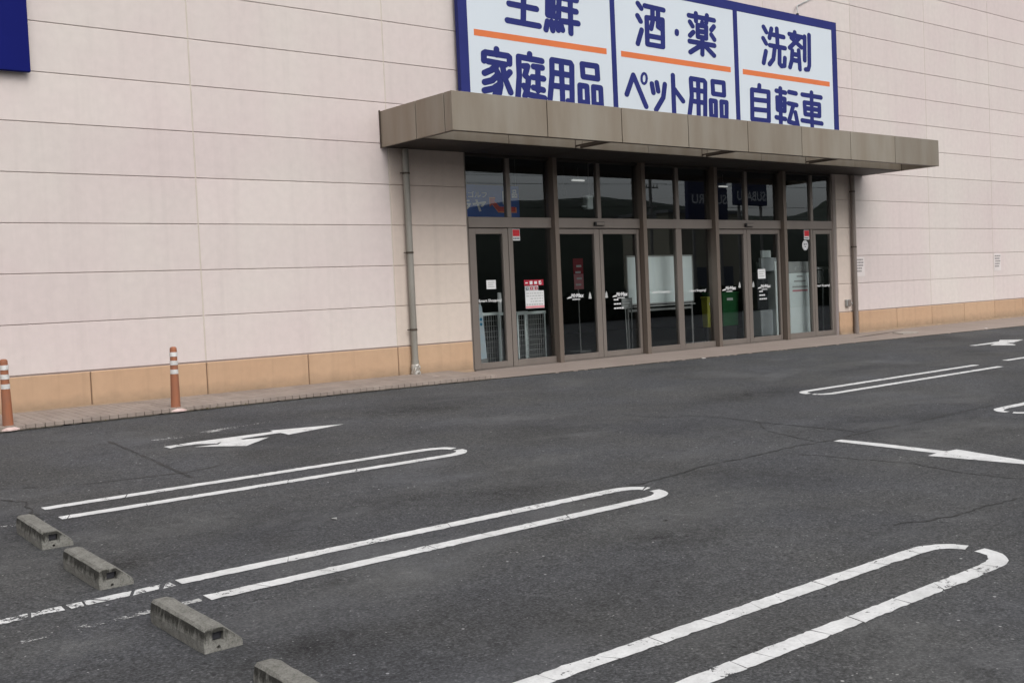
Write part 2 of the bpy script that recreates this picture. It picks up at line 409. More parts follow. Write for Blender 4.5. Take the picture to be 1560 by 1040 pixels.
def asphalt_mat():
    m = bpy.data.materials.new('asphalt')
    nt, nd, lk, b = nodes(m)
    b.inputs["Roughness"].default_value = 0.88
    b.inputs["Specular IOR Level"].default_value = 0.22
    pos = position(nt)
    agg = ramp(nt, noise(nt, pos, 62.0, 4.0, 0.75), [(0.30, 0.022), (0.47, 0.056), (0.56, 0.078), (0.72, 0.165)])
    col = agg
    for sc_, lim, tone in ((30.0, 0.78, 0.30), (17.0, 0.86, 0.34)):
        vo = N(nt, "ShaderNodeTexVoronoi"); vo.inputs["Scale"].default_value = sc_
        lk.new(pos, vo.inputs["Vector"])
        speck = ramp(nt, vo.outputs["Distance"], [(0.10, 1.0), (0.17, 0.0)])
        pick = ramp(nt, vo.outputs["Color"], [(lim, 0.0), (lim + 0.03, 1.0)])
        sp = mix(nt, 1.0, speck, pick, 'MULTIPLY')
        col = mix(nt, sp, col, (tone, tone*.98, tone*.95))
    vo = N(nt, "ShaderNodeTexVoronoi"); vo.inputs["Scale"].default_value = 14.0
    lk.new(position(nt, (1.1, 0.93, 1.0)), vo.inputs["Vector"])
    hole = mix(nt, 1.0, ramp(nt, vo.outputs["Distance"], [(0.10, 1.0), (0.20, 0.0)]), ramp(nt, vo.outputs["Color"], [(0.70, 0.0), (0.74, 0.8)]), 'MULTIPLY')
    col = mix(nt, hole, col, (0.020, 0.020, 0.020))
    mid = ramp(nt, noise(nt, pos, 18.0, 4.0, 0.65), [(0.3, 0.76), (0.7, 1.24)])
    col = mix(nt, 1.0, col, mid, 'MULTIPLY')
    # old stains and wear, metre-sized
    big = ramp(nt, noise(nt, position(nt, (1.0, 1.25, 1.0)), 0.5, 4.0, 0.55, 0.3), [(0.28, 0.66), (0.46, 0.97), (0.72, 1.18)])
    col = mix(nt, 1.0, col, big, 'MULTIPLY')
    # pale dusty scuffs
    sc = ramp(nt, noise(nt, position(nt, (0.7, 1.3, 1.0)), 0.8, 5.0, 0.6, 0.5), [(0.54, 0.0), (0.74, 0.50)])
    col = mix(nt, sc, col, (0.135, 0.135, 0.134))
    # oil drips
    oil = ramp(nt, noise(nt, pos, 1.7, 4.0, 0.6), [(0.24, 0.55), (0.33, 0.0)])
    col = mix(nt, oil, col, (0.034, 0.033, 0.032))
    hue = ramp(nt, noise(nt, pos, 0.8, 2.0), [(0.35, (0.97, 0.99, 1.06)), (0.65, (1.0, 1.0, 1.0))])
    col = mix(nt, 1.0, col, hue, 'MULTIPLY')
    lk.new(col, b.inputs["Base Color"])
    bump(nt, b, noise(nt, pos, 75.0, 4.0, 0.75), 0.9, 0.007)
    return m
M['asphalt'] = asphalt_mat()

def paint_mat(name, lo, hi, worn):
    """road paint; worn = how much of it has flaked off"""
    m = bpy.data.materials.new(name)
    nt, nd, lk, b = nodes(m)
    b.inputs["Roughness"].default_value = 0.7
    b.inputs["Specular IOR Level"].default_value = 0.3
    pos = position(nt)
    col = mix(nt, ramp(nt, noise(nt, pos, 7.0, 5.0, 0.65), [(0.3, 0.0), (0.7, 1.0)]), lo, hi)
    fl = ramp(nt, noise(nt, pos, 60.0, 3.0, 0.7), [(0.30, 0.86), (0.55, 1.0)])
    col = mix(nt, 1.0, col, fl, 'MULTIPLY')
    lk.new(col, b.inputs["Base Color"])
    f = math_(nt, 'ADD', math_(nt, 'MULTIPLY', noise(nt, pos, 38.0, 5.0, 0.7), 0.55), math_(nt, 'MULTIPLY', noise(nt, pos, 5.0, 3.0), 0.45))
    al = ramp(nt, f, [(worn - 0.012, 0.0), (worn + 0.012, 1.0)])
    lk.new(al, b.inputs["Alpha"])
    bump(nt, b, noise(nt, pos, 120.0, 3.0), 0.3, 0.004)
    return m
M['paint'] = paint_mat('road_paint', (0.52, 0.52, 0.515), (0.69, 0.69, 0.685), 0.390)
M['paint_worn'] = paint_mat('worn_road_paint', (0.52, 0.52, 0.515), (0.68, 0.68, 0.675), 0.465)
M['paint_gone'] = paint_mat('faded_road_paint', (0.36, 0.36, 0.355), (0.48, 0.48, 0.47), 0.53)
M['crack'] = paint_mat('crack_dark', (0.020, 0.020, 0.020), (0.036, 0.036, 0.035), 0.44)
M['seam'] = paint_mat('asphalt_seam', (0.036, 0.036, 0.037), (0.046, 0.046, 0.046), 0.49)

def stop_mat():
    m = bpy.data.materials.new('mossy_concrete')
    nt, nd, lk, b = nodes(m)
    b.inputs["Roughness"].default_value = 0.92
    b.inputs["Specular IOR Level"].default_value = 0.2
    pos = position(nt)
    col = mix(nt, ramp(nt, noise(nt, pos, 14.0, 6.0, 0.7), [(0.3, 0.0), (0.7, 1.0)]), (0.145, 0.141, 0.125), (0.250, 0.244, 0.222))
    # black algae hanging from the arris of the upright face, broken into ragged tongues
    tc = N(nt, "ShaderNodeTexCoord")
    so = N(nt, "ShaderNodeSeparateXYZ"); lk.new(tc.outputs["Object"], so.inputs[0])
    sn = N(nt, "ShaderNodeSeparateXYZ"); lk.new(tc.outputs["Normal"], sn.inputs[0])
    band = ramp(nt, so.outputs["Z"], [(0.020, 0.05), (0.080, 0.40), (0.104, 0.46), (0.114, 0.15)])
    upright = ramp(nt, math_(nt, 'ABSOLUTE', sn.outputs["Z"]), [(0.35, 1.0), (0.7, 0.0)])
    tongue = math_(nt, 'ADD', noise(nt, position(nt, (30.0, 26.0, 7.0)), 1.0, 5.0, 0.7), band)
    st = ramp(nt, tongue, [(0.70, 0.0), (0.92, 0.88)])
    st = mix(nt, 1.0, st, upright, 'MULTIPLY')
    blot = ramp(nt, noise(nt, pos, 22.0, 5.0, 0.65), [(0.50, 0.0), (0.75, 0.55)])
    col = mix(nt, blot, col, (0.090, 0.087, 0.074))
    col = mix(nt, st, col, (0.022, 0.021, 0.018))
    pit = ramp(nt, noise(nt, pos, 110.0, 3.0, 0.7), [(0.3, 0.60), (0.55, 1.08)])
    col = mix(nt, 1.0, col, pit, 'MULTIPLY')
    lk.new(col, b.inputs["Base Color"])
    bump(nt, b, noise(nt, pos, 75.0, 5.0, 0.7), 0.7, 0.008)
    return m
M['stop'] = stop_mat()

# ------------------------------------------------------------------ ground heights (the lot falls away from the shop)
A0, B0, C0 = -0.04748, 0.038919, 0.0018995
EDGE = -1.2                                  # front edge of the paved walk
def edge_z(x):
    x = min(max(x, -25.0), 40.0)
    return -0.02 - 0.0055*max(0.0, x - 2.0) - 0.006*max(0.0, -x)
def gz(x, y):
    xc = min(max(x, -25.0), 40.0)
    if y > -4.5:
        e = edge_z(xc) - 0.012
        q = A0 + B0*-4.5 + C0*xc
        return q + (e - q)*min((y + 4.5)/3.3, 1.0)
    return A0 + B0*max(y, -16.0) + C0*xc
def wz(x, y):
    return edge_z(x)*(y/EDGE)

# ------------------------------------------------------------------ ground
def ground():
    xs = [-1200, -300, -80, -25] + [-24 + i for i in range(64)] + [40, 80, 300, 1200]
    ys = [-1200, -300, -80, -30, -16] + [-15.5 + 0.5*i for i in range(23)] + [-4.17, -3.6, -3.0, -2.4, -1.8, -1.5, EDGE]
    ys = sorted(set(ys))
    vs = [(x, y, gz(x, y)) for y in ys for x in xs]
    nx = len(xs)
    fs = [(j*nx+i, j*nx+i+1, (j+1)*nx+i+1, (j+1)*nx+i) for j in range(len(ys)-1) for i in range(nx-1)]
    return MB().add(vs, fs).build('asphalt_ground', M['asphalt'])
asphalt = tag(ground(), kind='structure')
back = tag(MB().add([(-1200,EDGE,-.45),(1200,EDGE,-.45),(1200,1200,-.45),(-1200,1200,-.45)],[(0,1,2,3)]).build('ground', M['bed']), kind='structure')

def hill():
    vs, fs = [], []
    n, mrows = 110, 9
    RIDGE = [(-400, 24), (-100, 27), (120, 28), (200, 29), (218, 30.5), (232, 33.5), (250, 33.8), (262, 34.8), (285, 35), (296, 34), (318, 31), (348, 29), (388, 29), (401, 30.5), (424, 38), (440, 42), (700, 46)]
    rr = random.Random(3)
    ph = [rr.uniform(0, 6.28) for _ in range(8)]
    for j in range(mrows):
        t = j/(mrows-1)
        for i in range(n):
            x = -400 + i*10.0
            k = max(i_ for i_, q in enumerate(RIDGE) if q[0] <= x)
            (xa, ha), (xb, hb) = RIDGE[k], RIDGE[min(k+1, len(RIDGE)-1)]
            h = ha + (hb - ha)*((x - xa)/(xb - xa) if xb > xa else 0) + rr.uniform(-.45, .45) + 1
            vs.append((x + rr.uniform(-2, 2), -200 - 80*t, -1 + h*math.sin(t*math.pi/2)**0.8))
    for j in range(mrows-1):
        for i in range(n-1):
            fs.append((j*n+i, (j+1)*n+i, (j+1)*n+i+1, j*n+i+1))
    return MB().add(vs, fs).build('hill', M['hill'])
tag(hill(), kind='structure')

# paved walk along the wall
walk = tag(MB().add(
    [(x, y, wz(x, y) - 0.016) for x in (-25, -10, 0, 2, 10, 20, 30, 40) for y in (EDGE + 0.004, 0.30)] ,
    [(2*i, 2*i+2, 2*i+3, 2*i+1) for i in range(7)]).build('walkway', M['bed']), kind='structure')
PX, PY = 0.10, 0.30
pm = MB().box(-PX/2+.0025, PX/2-.0025, -PY/2+.0025, PY/2-.0025, -.05, 0.0, c=0.004).mesh('paver')
pm.materials.append(M['paver'])
rp = random.Random(11)
k = 0
for i in range(75):
    x = -3.55 + PX*i
    for j in range(4):
        y = -PY*(j + 0.5)
        o = bpy.data.objects.new('paver', pm)
        COL.objects.link(o)
        o.parent = walk
        o.location = (x, y, wz(x, y) + rp.uniform(-.002, .0015))
        o.rotation_euler = (math.atan2(edge_z(x), EDGE) + rp.uniform(-.006, .006), rp.uniform(-.008, .008), 0)
far = MB()
for rng in ((-15.0, -3.6), (3.9, 36.0)):
    n = int(round((rng[1]-rng[0])/PX))
    for i in range(n):
        x = rng[0] + PX*(i+.5)
        for j in range(4):
            y = -PY*(j+.5)
            z0 = wz(x, y)
            far.add([(x-.0478, y-.1475, wz(x, y-.15)), (x+.0478, y-.1475, wz(x, y-.15)), (x+.0478, y+.1475, wz(x, y+.15)), (x-.0478, y+.1475, wz(x, y+.15)),
                     (x-.0478, y-.1475, z0-.04), (x+.0478, y-.1475, z0-.04)], [(0,1,2,3), (0,4,5,1)])
tag(far.build('pavers', M['paver_far'], walk), kind='stuff')
# dirt gathered in the gap between walk and asphalt
dm = MB()
x = -6.0
rd = random.Random(5)
while x < 26:
    w = rd.uniform(0.02, 0.12)
    d0, d1 = rd.uniform(.004, .022), rd.uniform(.004, .022)
    if x < 3.5: d0 *= 1.7; d1 *= 1.7
    zz = [gz(x, EDGE-.02) + .005, gz(x+w, EDGE-.02) + .005]
    dm.add([(x, EDGE-d0, zz[0]), (x+w, EDGE-d1, zz[1]), (x+w, EDGE+.003, zz[1]+.008), (x, EDGE+.003, zz[0]+.008)], [(0,1,2,3)])
    x += w + (0 if rd.random() < .75 else rd.uniform(0, .1))
tag(dm.build('dirt', M['dirt'], walk), kind='stuff')
# sparse weeds and litter in that gap
wm = MB()
for (cx, n, sp) in ((-.62, 46, .10), (-.35, 26, .12), (.05, 16, .2), (.45, 14, .2), (.9, 10, .25), (-1.75, 8, .2), (-2.5, 10, .15), (1.5, 6, .3)):
    for i in range(n):
        bxx = cx + rd.gauss(0, sp); byy = EDGE + rd.uniform(-.02, .06)
        h = rd.uniform(.012, .045); a = rd.uniform(0, 6.28); w = .006
        z = gz(bxx, EDGE) + .008
        dx, dy = math.cos(a), math.sin(a)
        wm.add([(bxx-dy*w, byy+dx*w, z), (bxx+dy*w, byy-dx*w, z), (bxx+dx*h*.9, byy+dy*h*.9, z+h)], [(0,1,2)])
tag(wm.build('weeds', M['weed']), 'sparse dry weeds in the gap along the walkway edge', 'weeds', kind='stuff')

# ------------------------------------------------------------------ cracks and painted markings (parts of the asphalt)
def ribbon(name, pts, w, m, off, jit=0.3, seed=1, step=0.06, meander=0.012):
    rr = random.Random(seed)
    P = [Vector((a, b, 0)) for a, b in pts]
    out = []
    for a, b in zip(P, P[1:]):
        n = max(1, int((b-a).length/step))
        for i in range(n):
            out.append(a.lerp(b, i/n))
    out.append(P[-1])
    mb = MB(); vs = []
    for i, p in enumerate(out):
        t = (out[min(i+1, len(out)-1)] - out[max(i-1, 0)]).normalized()
        nn = Vector((-t.y, t.x, 0))
        p = p + nn*rr.uniform(-meander, meander)
        ww = w*rr.uniform(1-jit, 1+jit)
        for s in (-.5, .5):
            q = p + nn*ww*s
            vs.append((q.x, q.y, gz(q.x, q.y) + off))
    fs = [(2*i, 2*i+1, 2*i+3, 2*i+2) for i in range(len(out)-1)]
    # keep the faces looking up
    return mb.add(vs, [tuple(reversed(f)) for f in fs]).build(name, m, asphalt)
for i, c in enumerate(CRACKS):
    ribbon('crack', c, (0.021, 0.016, 0.012, 0.013, 0.018, 0.02)[i % 6], M['crack'], 0.0025, 0.6, i, 0.05, (0.02 if i else 0.014))
for i, c in enumerate(SEAMS):
    ribbon('seam', c, 0.035, M['seam'], 0.0022, 0.5, 40+i, 0.1, 0.006)

def strip(mb, pts, w, rr, off, cracks=True, gap=(0.002, 0.007), seg=(0.22, 0.75)):
    """painted strip along a polyline, broken by skewed hairline cracks, with uneven edges"""
    P = [Vector((a, b, 0)) for a, b in pts]
    L = [0.0]
    for a, b in zip(P, P[1:]): L.append(L[-1] + (b-a).length)
    def at(s):
        s = min(max(s, 0), L[-1])
        for i in range(len(P)-1):
            if s <= L[i+1] + 1e-9:
                t = (s - L[i])/max(L[i+1]-L[i], 1e-9)
                d = (P[i+1]-P[i]).normalized()
                return P[i].lerp(P[i+1], t), d
        return P[-1], (P[-1]-P[-2]).normalized()
    s = 0.0
    prev = 0.0
    while s < L[-1] - 0.01:
        e = min(s + (rr.uniform(*seg) if cracks else 1e9), L[-1])
        n = max(2, int((e-s)/0.035))
        sk0, sk1 = (prev if s > 0 else 0), (rr.uniform(-.035, .035) if e < L[-1] else 0)
        prev = sk1 + rr.uniform(-.004, .004)
        vs = []
        for i in range(n+1):
            t = i/n
            for side in (-1, 1):
                ss = s + (e-s)*t + (side*sk0*(1-t) + side*sk1*t)*(1 if (t < .5 or e < L[-1]) else 1)
                p, d = at(ss)
                nn = Vector((-d.y, d.x, 0))
                q = p + nn*side*(w/2 + rr.uniform(-.0040, .0040)*(2.6 if rr.random() < .14 else 1.0))
                vs.append((q.x, q.y, gz(q.x, q.y) + off))
        fs = [(2*i, 2*i+2, 2*i+3, 2*i+1) for i in range(n)]
        mb.add(vs, fs)
        s = e + (rr.uniform(*gap) if cracks else 1e9)
    return mb

def stall_u(y, x_open, x_tip, seed, r=0.205, off=0.0042, w=0.104, seg=(0.22, 0.75), m='paint'):
    """one hairpin-shaped stall divider: two parallel lines joined by a blunt round end"""
    rr = random.Random(seed)
    sgn = 1 if x_tip > x_open else -1
    ra = r*1.55
    xc = x_tip - sgn*(ra + w/2)
    def pw(v, e): return math.copysign(abs(v)**e, v)
    arc = [(xc + sgn*pw(math.sin(t), .78)*ra, y + pw(math.cos(t), .78)*r) for t in [math.pi*k/18 for k in range(19)]]
    if sgn < 0: arc = [(a, 2*y-b) for a, b in arc]
    cut = 9
    first = [(x_open, arc[0][1])] + arc[:cut]
    second = arc[cut:] + [(x_open, arc[-1][1])]
    # the break near the crown of the curve
    second[0] = ((second[0][0]*.7+second[1][0]*.3), (second[0][1]*.7+second[1][1]*.3))
    mb = MB()
    strip(mb, first, w, rr, off, seg=seg)
    strip(mb, second, w, rr, off, seg=seg)
    return mb.build('parking_line', M[m], asphalt)
stall_u(-5.365, -3.565, 0.165, 1, .205, seg=(.5, 1.4))
stall_u(-7.895, -3.56, 0.150, 2, .195, seg=(.25, .7))
stall_u(-10.385, -5.2, 0.285, 3, .226, seg=(.10, .42))
stall_u(-12.90, -5.2, 0.285, 13, .226, seg=(.13, .40))
stall_u(-5.36, 10.2, 5.60, 4, .19, seg=(.9, 2.5))
stall_u(-7.88, 10.2, 5.66, 5, .19, seg=(.9, 2.5))
stall_u(-10.38, 10.2, 5.66, 6, .19, seg=(.9, 2.5))
stall_u(-5.36, 11.10, 15.4, 7, .19, seg=(.9, 2.5))
stall_u(-7.88, 11.10, 15.4, 8, .19, seg=(.9, 2.5))
rr = random.Random(21)
strip(MB(), [(0, 0), (1, 0)], .1, rr, 0)
mb = MB(); strip(mb, [(-4.52, -7.735), (-3.60, -7.715)], .085, rr, .0042, seg=(.06, .2), gap=(.01, .03)); mb.build('parking_line', M['paint_worn'], asphalt)
mb = MB(); strip(mb, [(-4.52, -8.115), (-3.60, -8.095)], .06, rr, .0042, seg=(.06, .2), gap=(.01, .04)); mb.build('parking_line', M['paint_gone'], asphalt)
mb = MB(); strip(mb, [(-4.3, -5.56), (-3.6, -5.56)], .06, rr, .0042, seg=(.06, .2), gap=(.02, .06)); mb.build('parking_line', M['paint_gone'], asphalt)

def poly_mark(name, polys, m):
    bm = bmesh.new()
    for n, poly in enumerate(polys):
        pts = []
        for (a, b), (c, d) in zip(poly, poly[1:] + poly[:1]):
            k = max(1, int(math.hypot(c-a, d-b)/0.06))
            for i in range(k):
                pts.append((a + (c-a)*i/k + rr.uniform(-.003, .003), b + (d-b)*i/k + rr.uniform(-.003, .003)))
        vs = [bm.verts.new((a, b, gz(a, b) + .0042 + .0012*n)) for a, b in pts]
        f = bm.faces.new(vs)
        f.normal_update()
        if f.normal.z < 0: f.normal_flip()
    bmesh.ops.triangulate(bm, faces=list(bm.faces))
    me = bpy.data.meshes.new(name)
    bm.to_mesh(me); bm.free()
    return link(name, me, m, asphalt)
poly_mark('painted_arrow', [ARROW_A, ARROW_A2], M['paint'])
poly_mark('painted_arrow', [[(2.865,-7.61),(2.99,-7.605),(3.055,-8.0),(3.085,-8.62),(3.235,-8.63),(3.06,-9.72),(2.78,-8.615),(2.945,-8.605),(2.90,-8.0)]], M['paint'])
poly_mark('painted_arrow', [ARROW_C], M['paint'])
# ghost of an older arrow, nearly worn away
poly_mark('painted_arrow', [[(-1.9,-2.80),(-1.0,-2.62),(-0.35,-2.55),(-1.0,-2.72),(-1.6,-2.88)]], M['paint_gone'])

# soft stains: drips of oil and patches of pale dust
def stain_mat(name, col, amount):
    m = bpy.data.materials.new(name)
    nt, nd, lk, b = nodes(m)
    b.inputs["Roughness"].default_value = 0.9
    b.inputs["Specular IOR Level"].default_value = 0.2
    tc = N(nt, "ShaderNodeTexCoord")
    mp = N(nt, "ShaderNodeMapping"); mp.inputs["Location"].default_value = (-1, -1, 0); mp.inputs["Scale"].default_value = (2, 2, 0)
    lk.new(tc.outputs["Generated"], mp.inputs["Vector"])
    ln = N(nt, "ShaderNodeVectorMath", operation='LENGTH'); lk.new(mp.outputs[0], ln.inputs[0])
    fall = ramp(nt, ln.outputs["Value"], [(0.15, 1.0), (0.95, 0.0)])
    br = ramp(nt, noise(nt, position(nt), 5.0, 6.0, 0.7, 0.5), [(0.36, 0.0), (0.66, 1.0)])
    gr = ramp(nt, noise(nt, position(nt), 60.0, 3.0, 0.7), [(0.30, 0.35), (0.65, 1.0)])
    a = mix(nt, 1.0, mix(nt, 1.0, fall, br, 'MULTIPLY'), gr, 'MULTIPLY')
    lk.new(math_(nt, 'MULTIPLY', a, amount), b.inputs["Alpha"])
    b.inputs["Base Color"].default_value = (*col, 1)
    return m
M['oil'] = stain_mat('oil_stain', (0.020, 0.019, 0.019), 0.50)
M['dust'] = stain_mat('dust_patch', (0.20, 0.20, 0.197), 0.62)
def stain(name, x, y, w, d, m, off):
    xs_ = [x - w/2 + w*i/6 for i in range(7)]; ys_ = [y - d/2 + d*i/4 for i in range(5)]
    vs = [(a, c_, gz(a, c_) + off) for c_ in ys_ for a in xs_]
    MB().add(vs, [(j*7+i, j*7+i+1, (j+1)*7+i+1, (j+1)*7+i) for j in range(4) for i in range(6)]).build(name, M[m], asphalt)
stain('oil_stain', -1.56, -11.34, 0.34, 0.30, 'oil', 0.0010)
stain('oil_stain', -0.78, -7.20, 1.50, 0.80, 'oil', 0.0011)
stain('oil_stain', -1.52, -6.78, 1.30, 0.70, 'oil', 0.0012)
stain('oil_stain', -0.84, -8.87, 1.20, 0.80, 'oil', 0.0012)
stain('oil_stain', -3.63, -7.14, 0.90, 0.70, 'oil', 0.0013)
stain('oil_stain', -3.50, -9.14, 1.00, 0.70, 'oil', 0.0014)
stain('dust_patch', -2.80, -6.39, 1.30, 0.90, 'dust', 0.0015)
stain('dust_patch', -2.45, -8.48, 1.20, 0.80, 'dust', 0.0016)
stain('dust_patch', 0.25, -8.63, 1.50, 1.00, 'dust', 0.0016)
stain('dust_patch', -0.65, -8.57, 1.40, 0.80, 'dust', 0.0017)
stain('dust_patch', -3.48, -6.38, 0.35, 0.25, 'dust', 0.0018)
stain('dust_patch', -4.33, -8.38, 0.90, 0.60, 'dust', 0.0019)
stain('dust_patch', -1.44, -10.75, 0.90, 0.70, 'dust', 0.0020)
stain('dust_patch', 0.35, -6.35, 1.50, 0.80, 'dust', 0.0020)
stain('dust_patch', 8.48, -3.67, 3.00, 1.20, 'dust', 0.0021)
stain('oil_stain', 1.19, -2.91, 2.50, 1.00, 'oil', 0.0022)
stain('oil_stain', 5.21, -4.84, 3.00, 1.00, 'oil', 0.0023)

# ------------------------------------------------------------------ the shop building
XL, XR = -20.0, 40.0                        # building ends
ZB, ROW = 0.482, 0.60                       # top of the plinth, height of a wall panel
OX0, OX1, OZ = 4.40, 14.27, 3.44            # entrance opening
shop = thing('store_building', (0, 0, 0), 'large pale pink panelled store building with tan plinth', 'building')
bk = MB()
bk.box(XL, OX0 - .004, .014, .20, -.4, 9.5)
bk.box(OX1 + .004, XR, .014, .20, -.4, 9.5)
bk.box(OX0 - .004, OX1 + .004, .014, .20, OZ, 9.5)
bk.build('backing_wall', M['joint'], shop)
bx('door_reveal', M['wall'], shop, OX0 - .03, OX0, .017, .196, -.05, OZ + .02)
bx('door_reveal', M['wall'], shop, OX1, OX1 + .012, .017, .196, -.05, OZ + .02)
sh = MB()
sh.box(XL, XL + .2, .2, 30, -.4, 9.5); sh.box(XR - .2, XR, .2, 30, -.4, 9.5); sh.box(XL, XR, 29.8, 30, -.4, 9.5)
sh.build('side_wall', M['wall'], shop)
bx('roof', M['roof'], shop, XL - .02, XR + .02, .22, 29.9, 9.3, 9.46)
bx('parapet_cap', M['fascia'], shop, XL - .03, XR + .03, -.04, .24, 9.502, 9.58)

def panel_mesh(w, h, name, ch=0.006, proud=0.0, gx=0.006, gz_=0.0032):
    """one wall panel, front at y = -proud, chamfered edges, narrow gaps round it"""
    x0, x1, z0, z1 = gx, w - gx, gz_, h - gz_
    y0, y1, y2 = -proud, ch - proud, 0.016
    vs = [(x0+ch,y0,z0+ch),(x1-ch,y0,z0+ch),(x1-ch,y0,z1-ch),(x0+ch,y0,z1-ch),
          (x0,y1,z0),(x1,y1,z0),(x1,y1,z1),(x0,y1,z1),(x0,y2,z0),(x1,y2,z0),(x1,y2,z1),(x0,y2,z1)]
    fs = [(0,1,2,3)]
    for k in range(4):
        a, b = k, (k+1) % 4
        fs += [(4+a, 4+b, b, a), (8+a, 8+b, 4+b, 4+a)]
    return MB().add(vs, fs).mesh(name)
cache = {}
def wall_panel(x, z, w, h, name, m, proud=0.0, ch=0.006):
    key = (round(w, 3), round(h, 3), name, m)
    if key not in cache:
        me = panel_mesh(w, h, name, ch, proud)
        me.materials.append(M[m])
        cache[key] = me
    o = bpy.data.objects.new(name, cache[key])
    COL.objects.link(o)
    o.parent = shop
    o.location = (x, 0, z)
    return o
for r in range(15):
    z = ZB + ROW*r
    for c in range(-3, 12):
        x = 3.0*c
        if r < 5 and x < OX1 and x + 3 > OX0:
            if x < OX0: wall_panel(x, z, OX0 - x, ROW, 'wall_panel', 'wall_beige')
            if x + 3 > OX1: wall_panel(OX1, z, x + 3 - OX1, ROW, 'wall_panel', 'wall_beige')
        else:
            wall_panel(x, z, 3.0, ROW, 'wall_panel', 'wall')
# the rest of the long wall, far outside the picture
fw = MB(); fw.box(XL, -9.0, .0, .013, ZB, 9.48); fw.box(36.0, XR, .0, .013, ZB, 9.48)
fw.build('plain_wall', M['wall'], shop)
fw = MB(); fw.box(XL, -9.0, -.012, .013, -.4, ZB - .012); fw.box(36.0, XR, -.012, .013, -.4, ZB - .012)
fw.build('plain_plinth', M['plinth'], shop)
for c in range(-6, 24):
    x = 1.5*c
    if x + 1.5 <= OX0 or x >= OX1:
        wall_panel(x, -.10, 1.5, ZB + .09, 'plinth_panel', 'plinth', 0.012, 0.010)
    elif x < OX0:
        wall_panel(x, -.10, OX0 - x, ZB + .09, 'plinth_panel', 'plinth', 0.012, 0.010)
    elif x + 1.5 > OX1:
        wall_panel(OX1, -.10, x + 1.5 - OX1, ZB + .09, 'plinth_panel', 'plinth', 0.012, 0.010)
# pale sealant in the upright wall joints, brown in the plinth joints
for c in range(-2, 12):
    x = 3.0*c
    z0 = OZ + .02 if OX0 < x < OX1 else ZB + .004
    bx('joint_sealant', M['sealant'], shop, x - .0075, x + .0075, .004, .0139, z0, 9.48)
for c in range(-5, 24):
    x = 1.5*c
    if not (OX0 < x < OX1):
        bx('plinth_sealant', M['plinth_joint'], shop, x - .008, x + .008, -.001, .0139, -.1, ZB - .02)
# dirty render fillet where plinth meets the walk
fm_ = surf('stained_render', (0.33, 0.235, 0.155), (0.25, 0.18, 0.125), scale=5, rough=.9, stretch=(1, 1, 2))
for a, b_ in ((-9.0, OX0 - .01), (OX1 + .02, 36.0)):
    n = int((b_ - a)/.25); fl = MB()
    for i in range(n):
        x0, x1 = a + (b_-a)*i/n, a + (b_-a)*(i+1)/n
        h0 = .030 + .03*math.exp(-((x0+1.8)/2.2)**2); h1 = .030 + .03*math.exp(-((x1+1.8)/2.2)**2)
        fl.add([(x0, -.030, -.03), (x1, -.030, -.03), (x1, -.024, h1), (x0, -.024, h0), (x1, -.010, h1+.004), (x0, -.010, h0+.004)], [(0,1,2,3), (3,2,4,5)])
    fl.build('base_fillet', fm_, shop)
# shop interior seen through the glass
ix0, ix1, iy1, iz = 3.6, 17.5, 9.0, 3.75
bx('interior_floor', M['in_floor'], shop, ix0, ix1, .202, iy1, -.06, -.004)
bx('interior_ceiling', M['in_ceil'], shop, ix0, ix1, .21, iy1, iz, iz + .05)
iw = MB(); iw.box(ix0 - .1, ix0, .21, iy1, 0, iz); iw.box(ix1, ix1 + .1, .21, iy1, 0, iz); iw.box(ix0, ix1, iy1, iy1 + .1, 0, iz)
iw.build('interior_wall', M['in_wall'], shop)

# ------------------------------------------------------------------ glazed entrance
ent = thing('glass_entrance', (0, 0, 0), 'wide bronze framed glass entrance with sliding doors and transom windows', 'entrance')
FY0, FY1, GY = .075, .165, .115
def fr(name, x0, x1, z0, z1, y0=FY0, y1=FY1, m='frame', parent=None, c=.004):
    return bx(name, M[m], parent or ent, x0, x1, y0, y1, z0, z1, c=c)
def pane(x0, x1, z0, z1, y=GY, parent=None, name='pane'):
    return MB().add([(x0, y, z0), (x1, y, z0), (x1, y, z1), (x0, y, z1)], [(0,1,2,3)]).build(name, M['glass'], parent or ent)
COLS = (6.27, 8.385, 10.36, 12.485)
edges = [OX0 + .002] + [v for c in COLS for v in (c - .048, c + .048)] + [OX1 - .002]
for c in COLS:
    fr('column', c - .046, c + .046, -.01, OZ - .004, -.02, .20, 'mullion')
BAYS = [(edges[2*i], edges[2*i+1]) for i in range(5)]
MIDS = (5.33, 7.355, 9.37, 11.375, 13.52)
fr('jamb', OX0 + .002, OX0 + .075, 0, OZ - .004)
fr('jamb', OX1 - .06, OX1 - .002, 0, OZ - .004)
for (a, b_), mid in zip(BAYS, MIDS):
    la = a + .075 if a < 5 else a + .003
    lb = b_ - .06 if b_ > 14 else b_ - .003
    fr('header', la, lb, 3.385, OZ - .004, m='soffit_shade')  # header bars take the near-black too, canopy shade held in their colour
    fr('transom_bar', la, lb, 2.26, 2.43, FY0 - .012, FY1)
    fr('upper_mullion', mid - .042, mid + .042, 2.432, 3.383)
    pane(la, mid - .042, 2.432, 3.383, name='upper_pane')
    pane(mid + .042, lb, 2.432, 3.383, name='upper_pane')
    fr('threshold', la, lb, -.02, .008, .03, .2, c=.002)
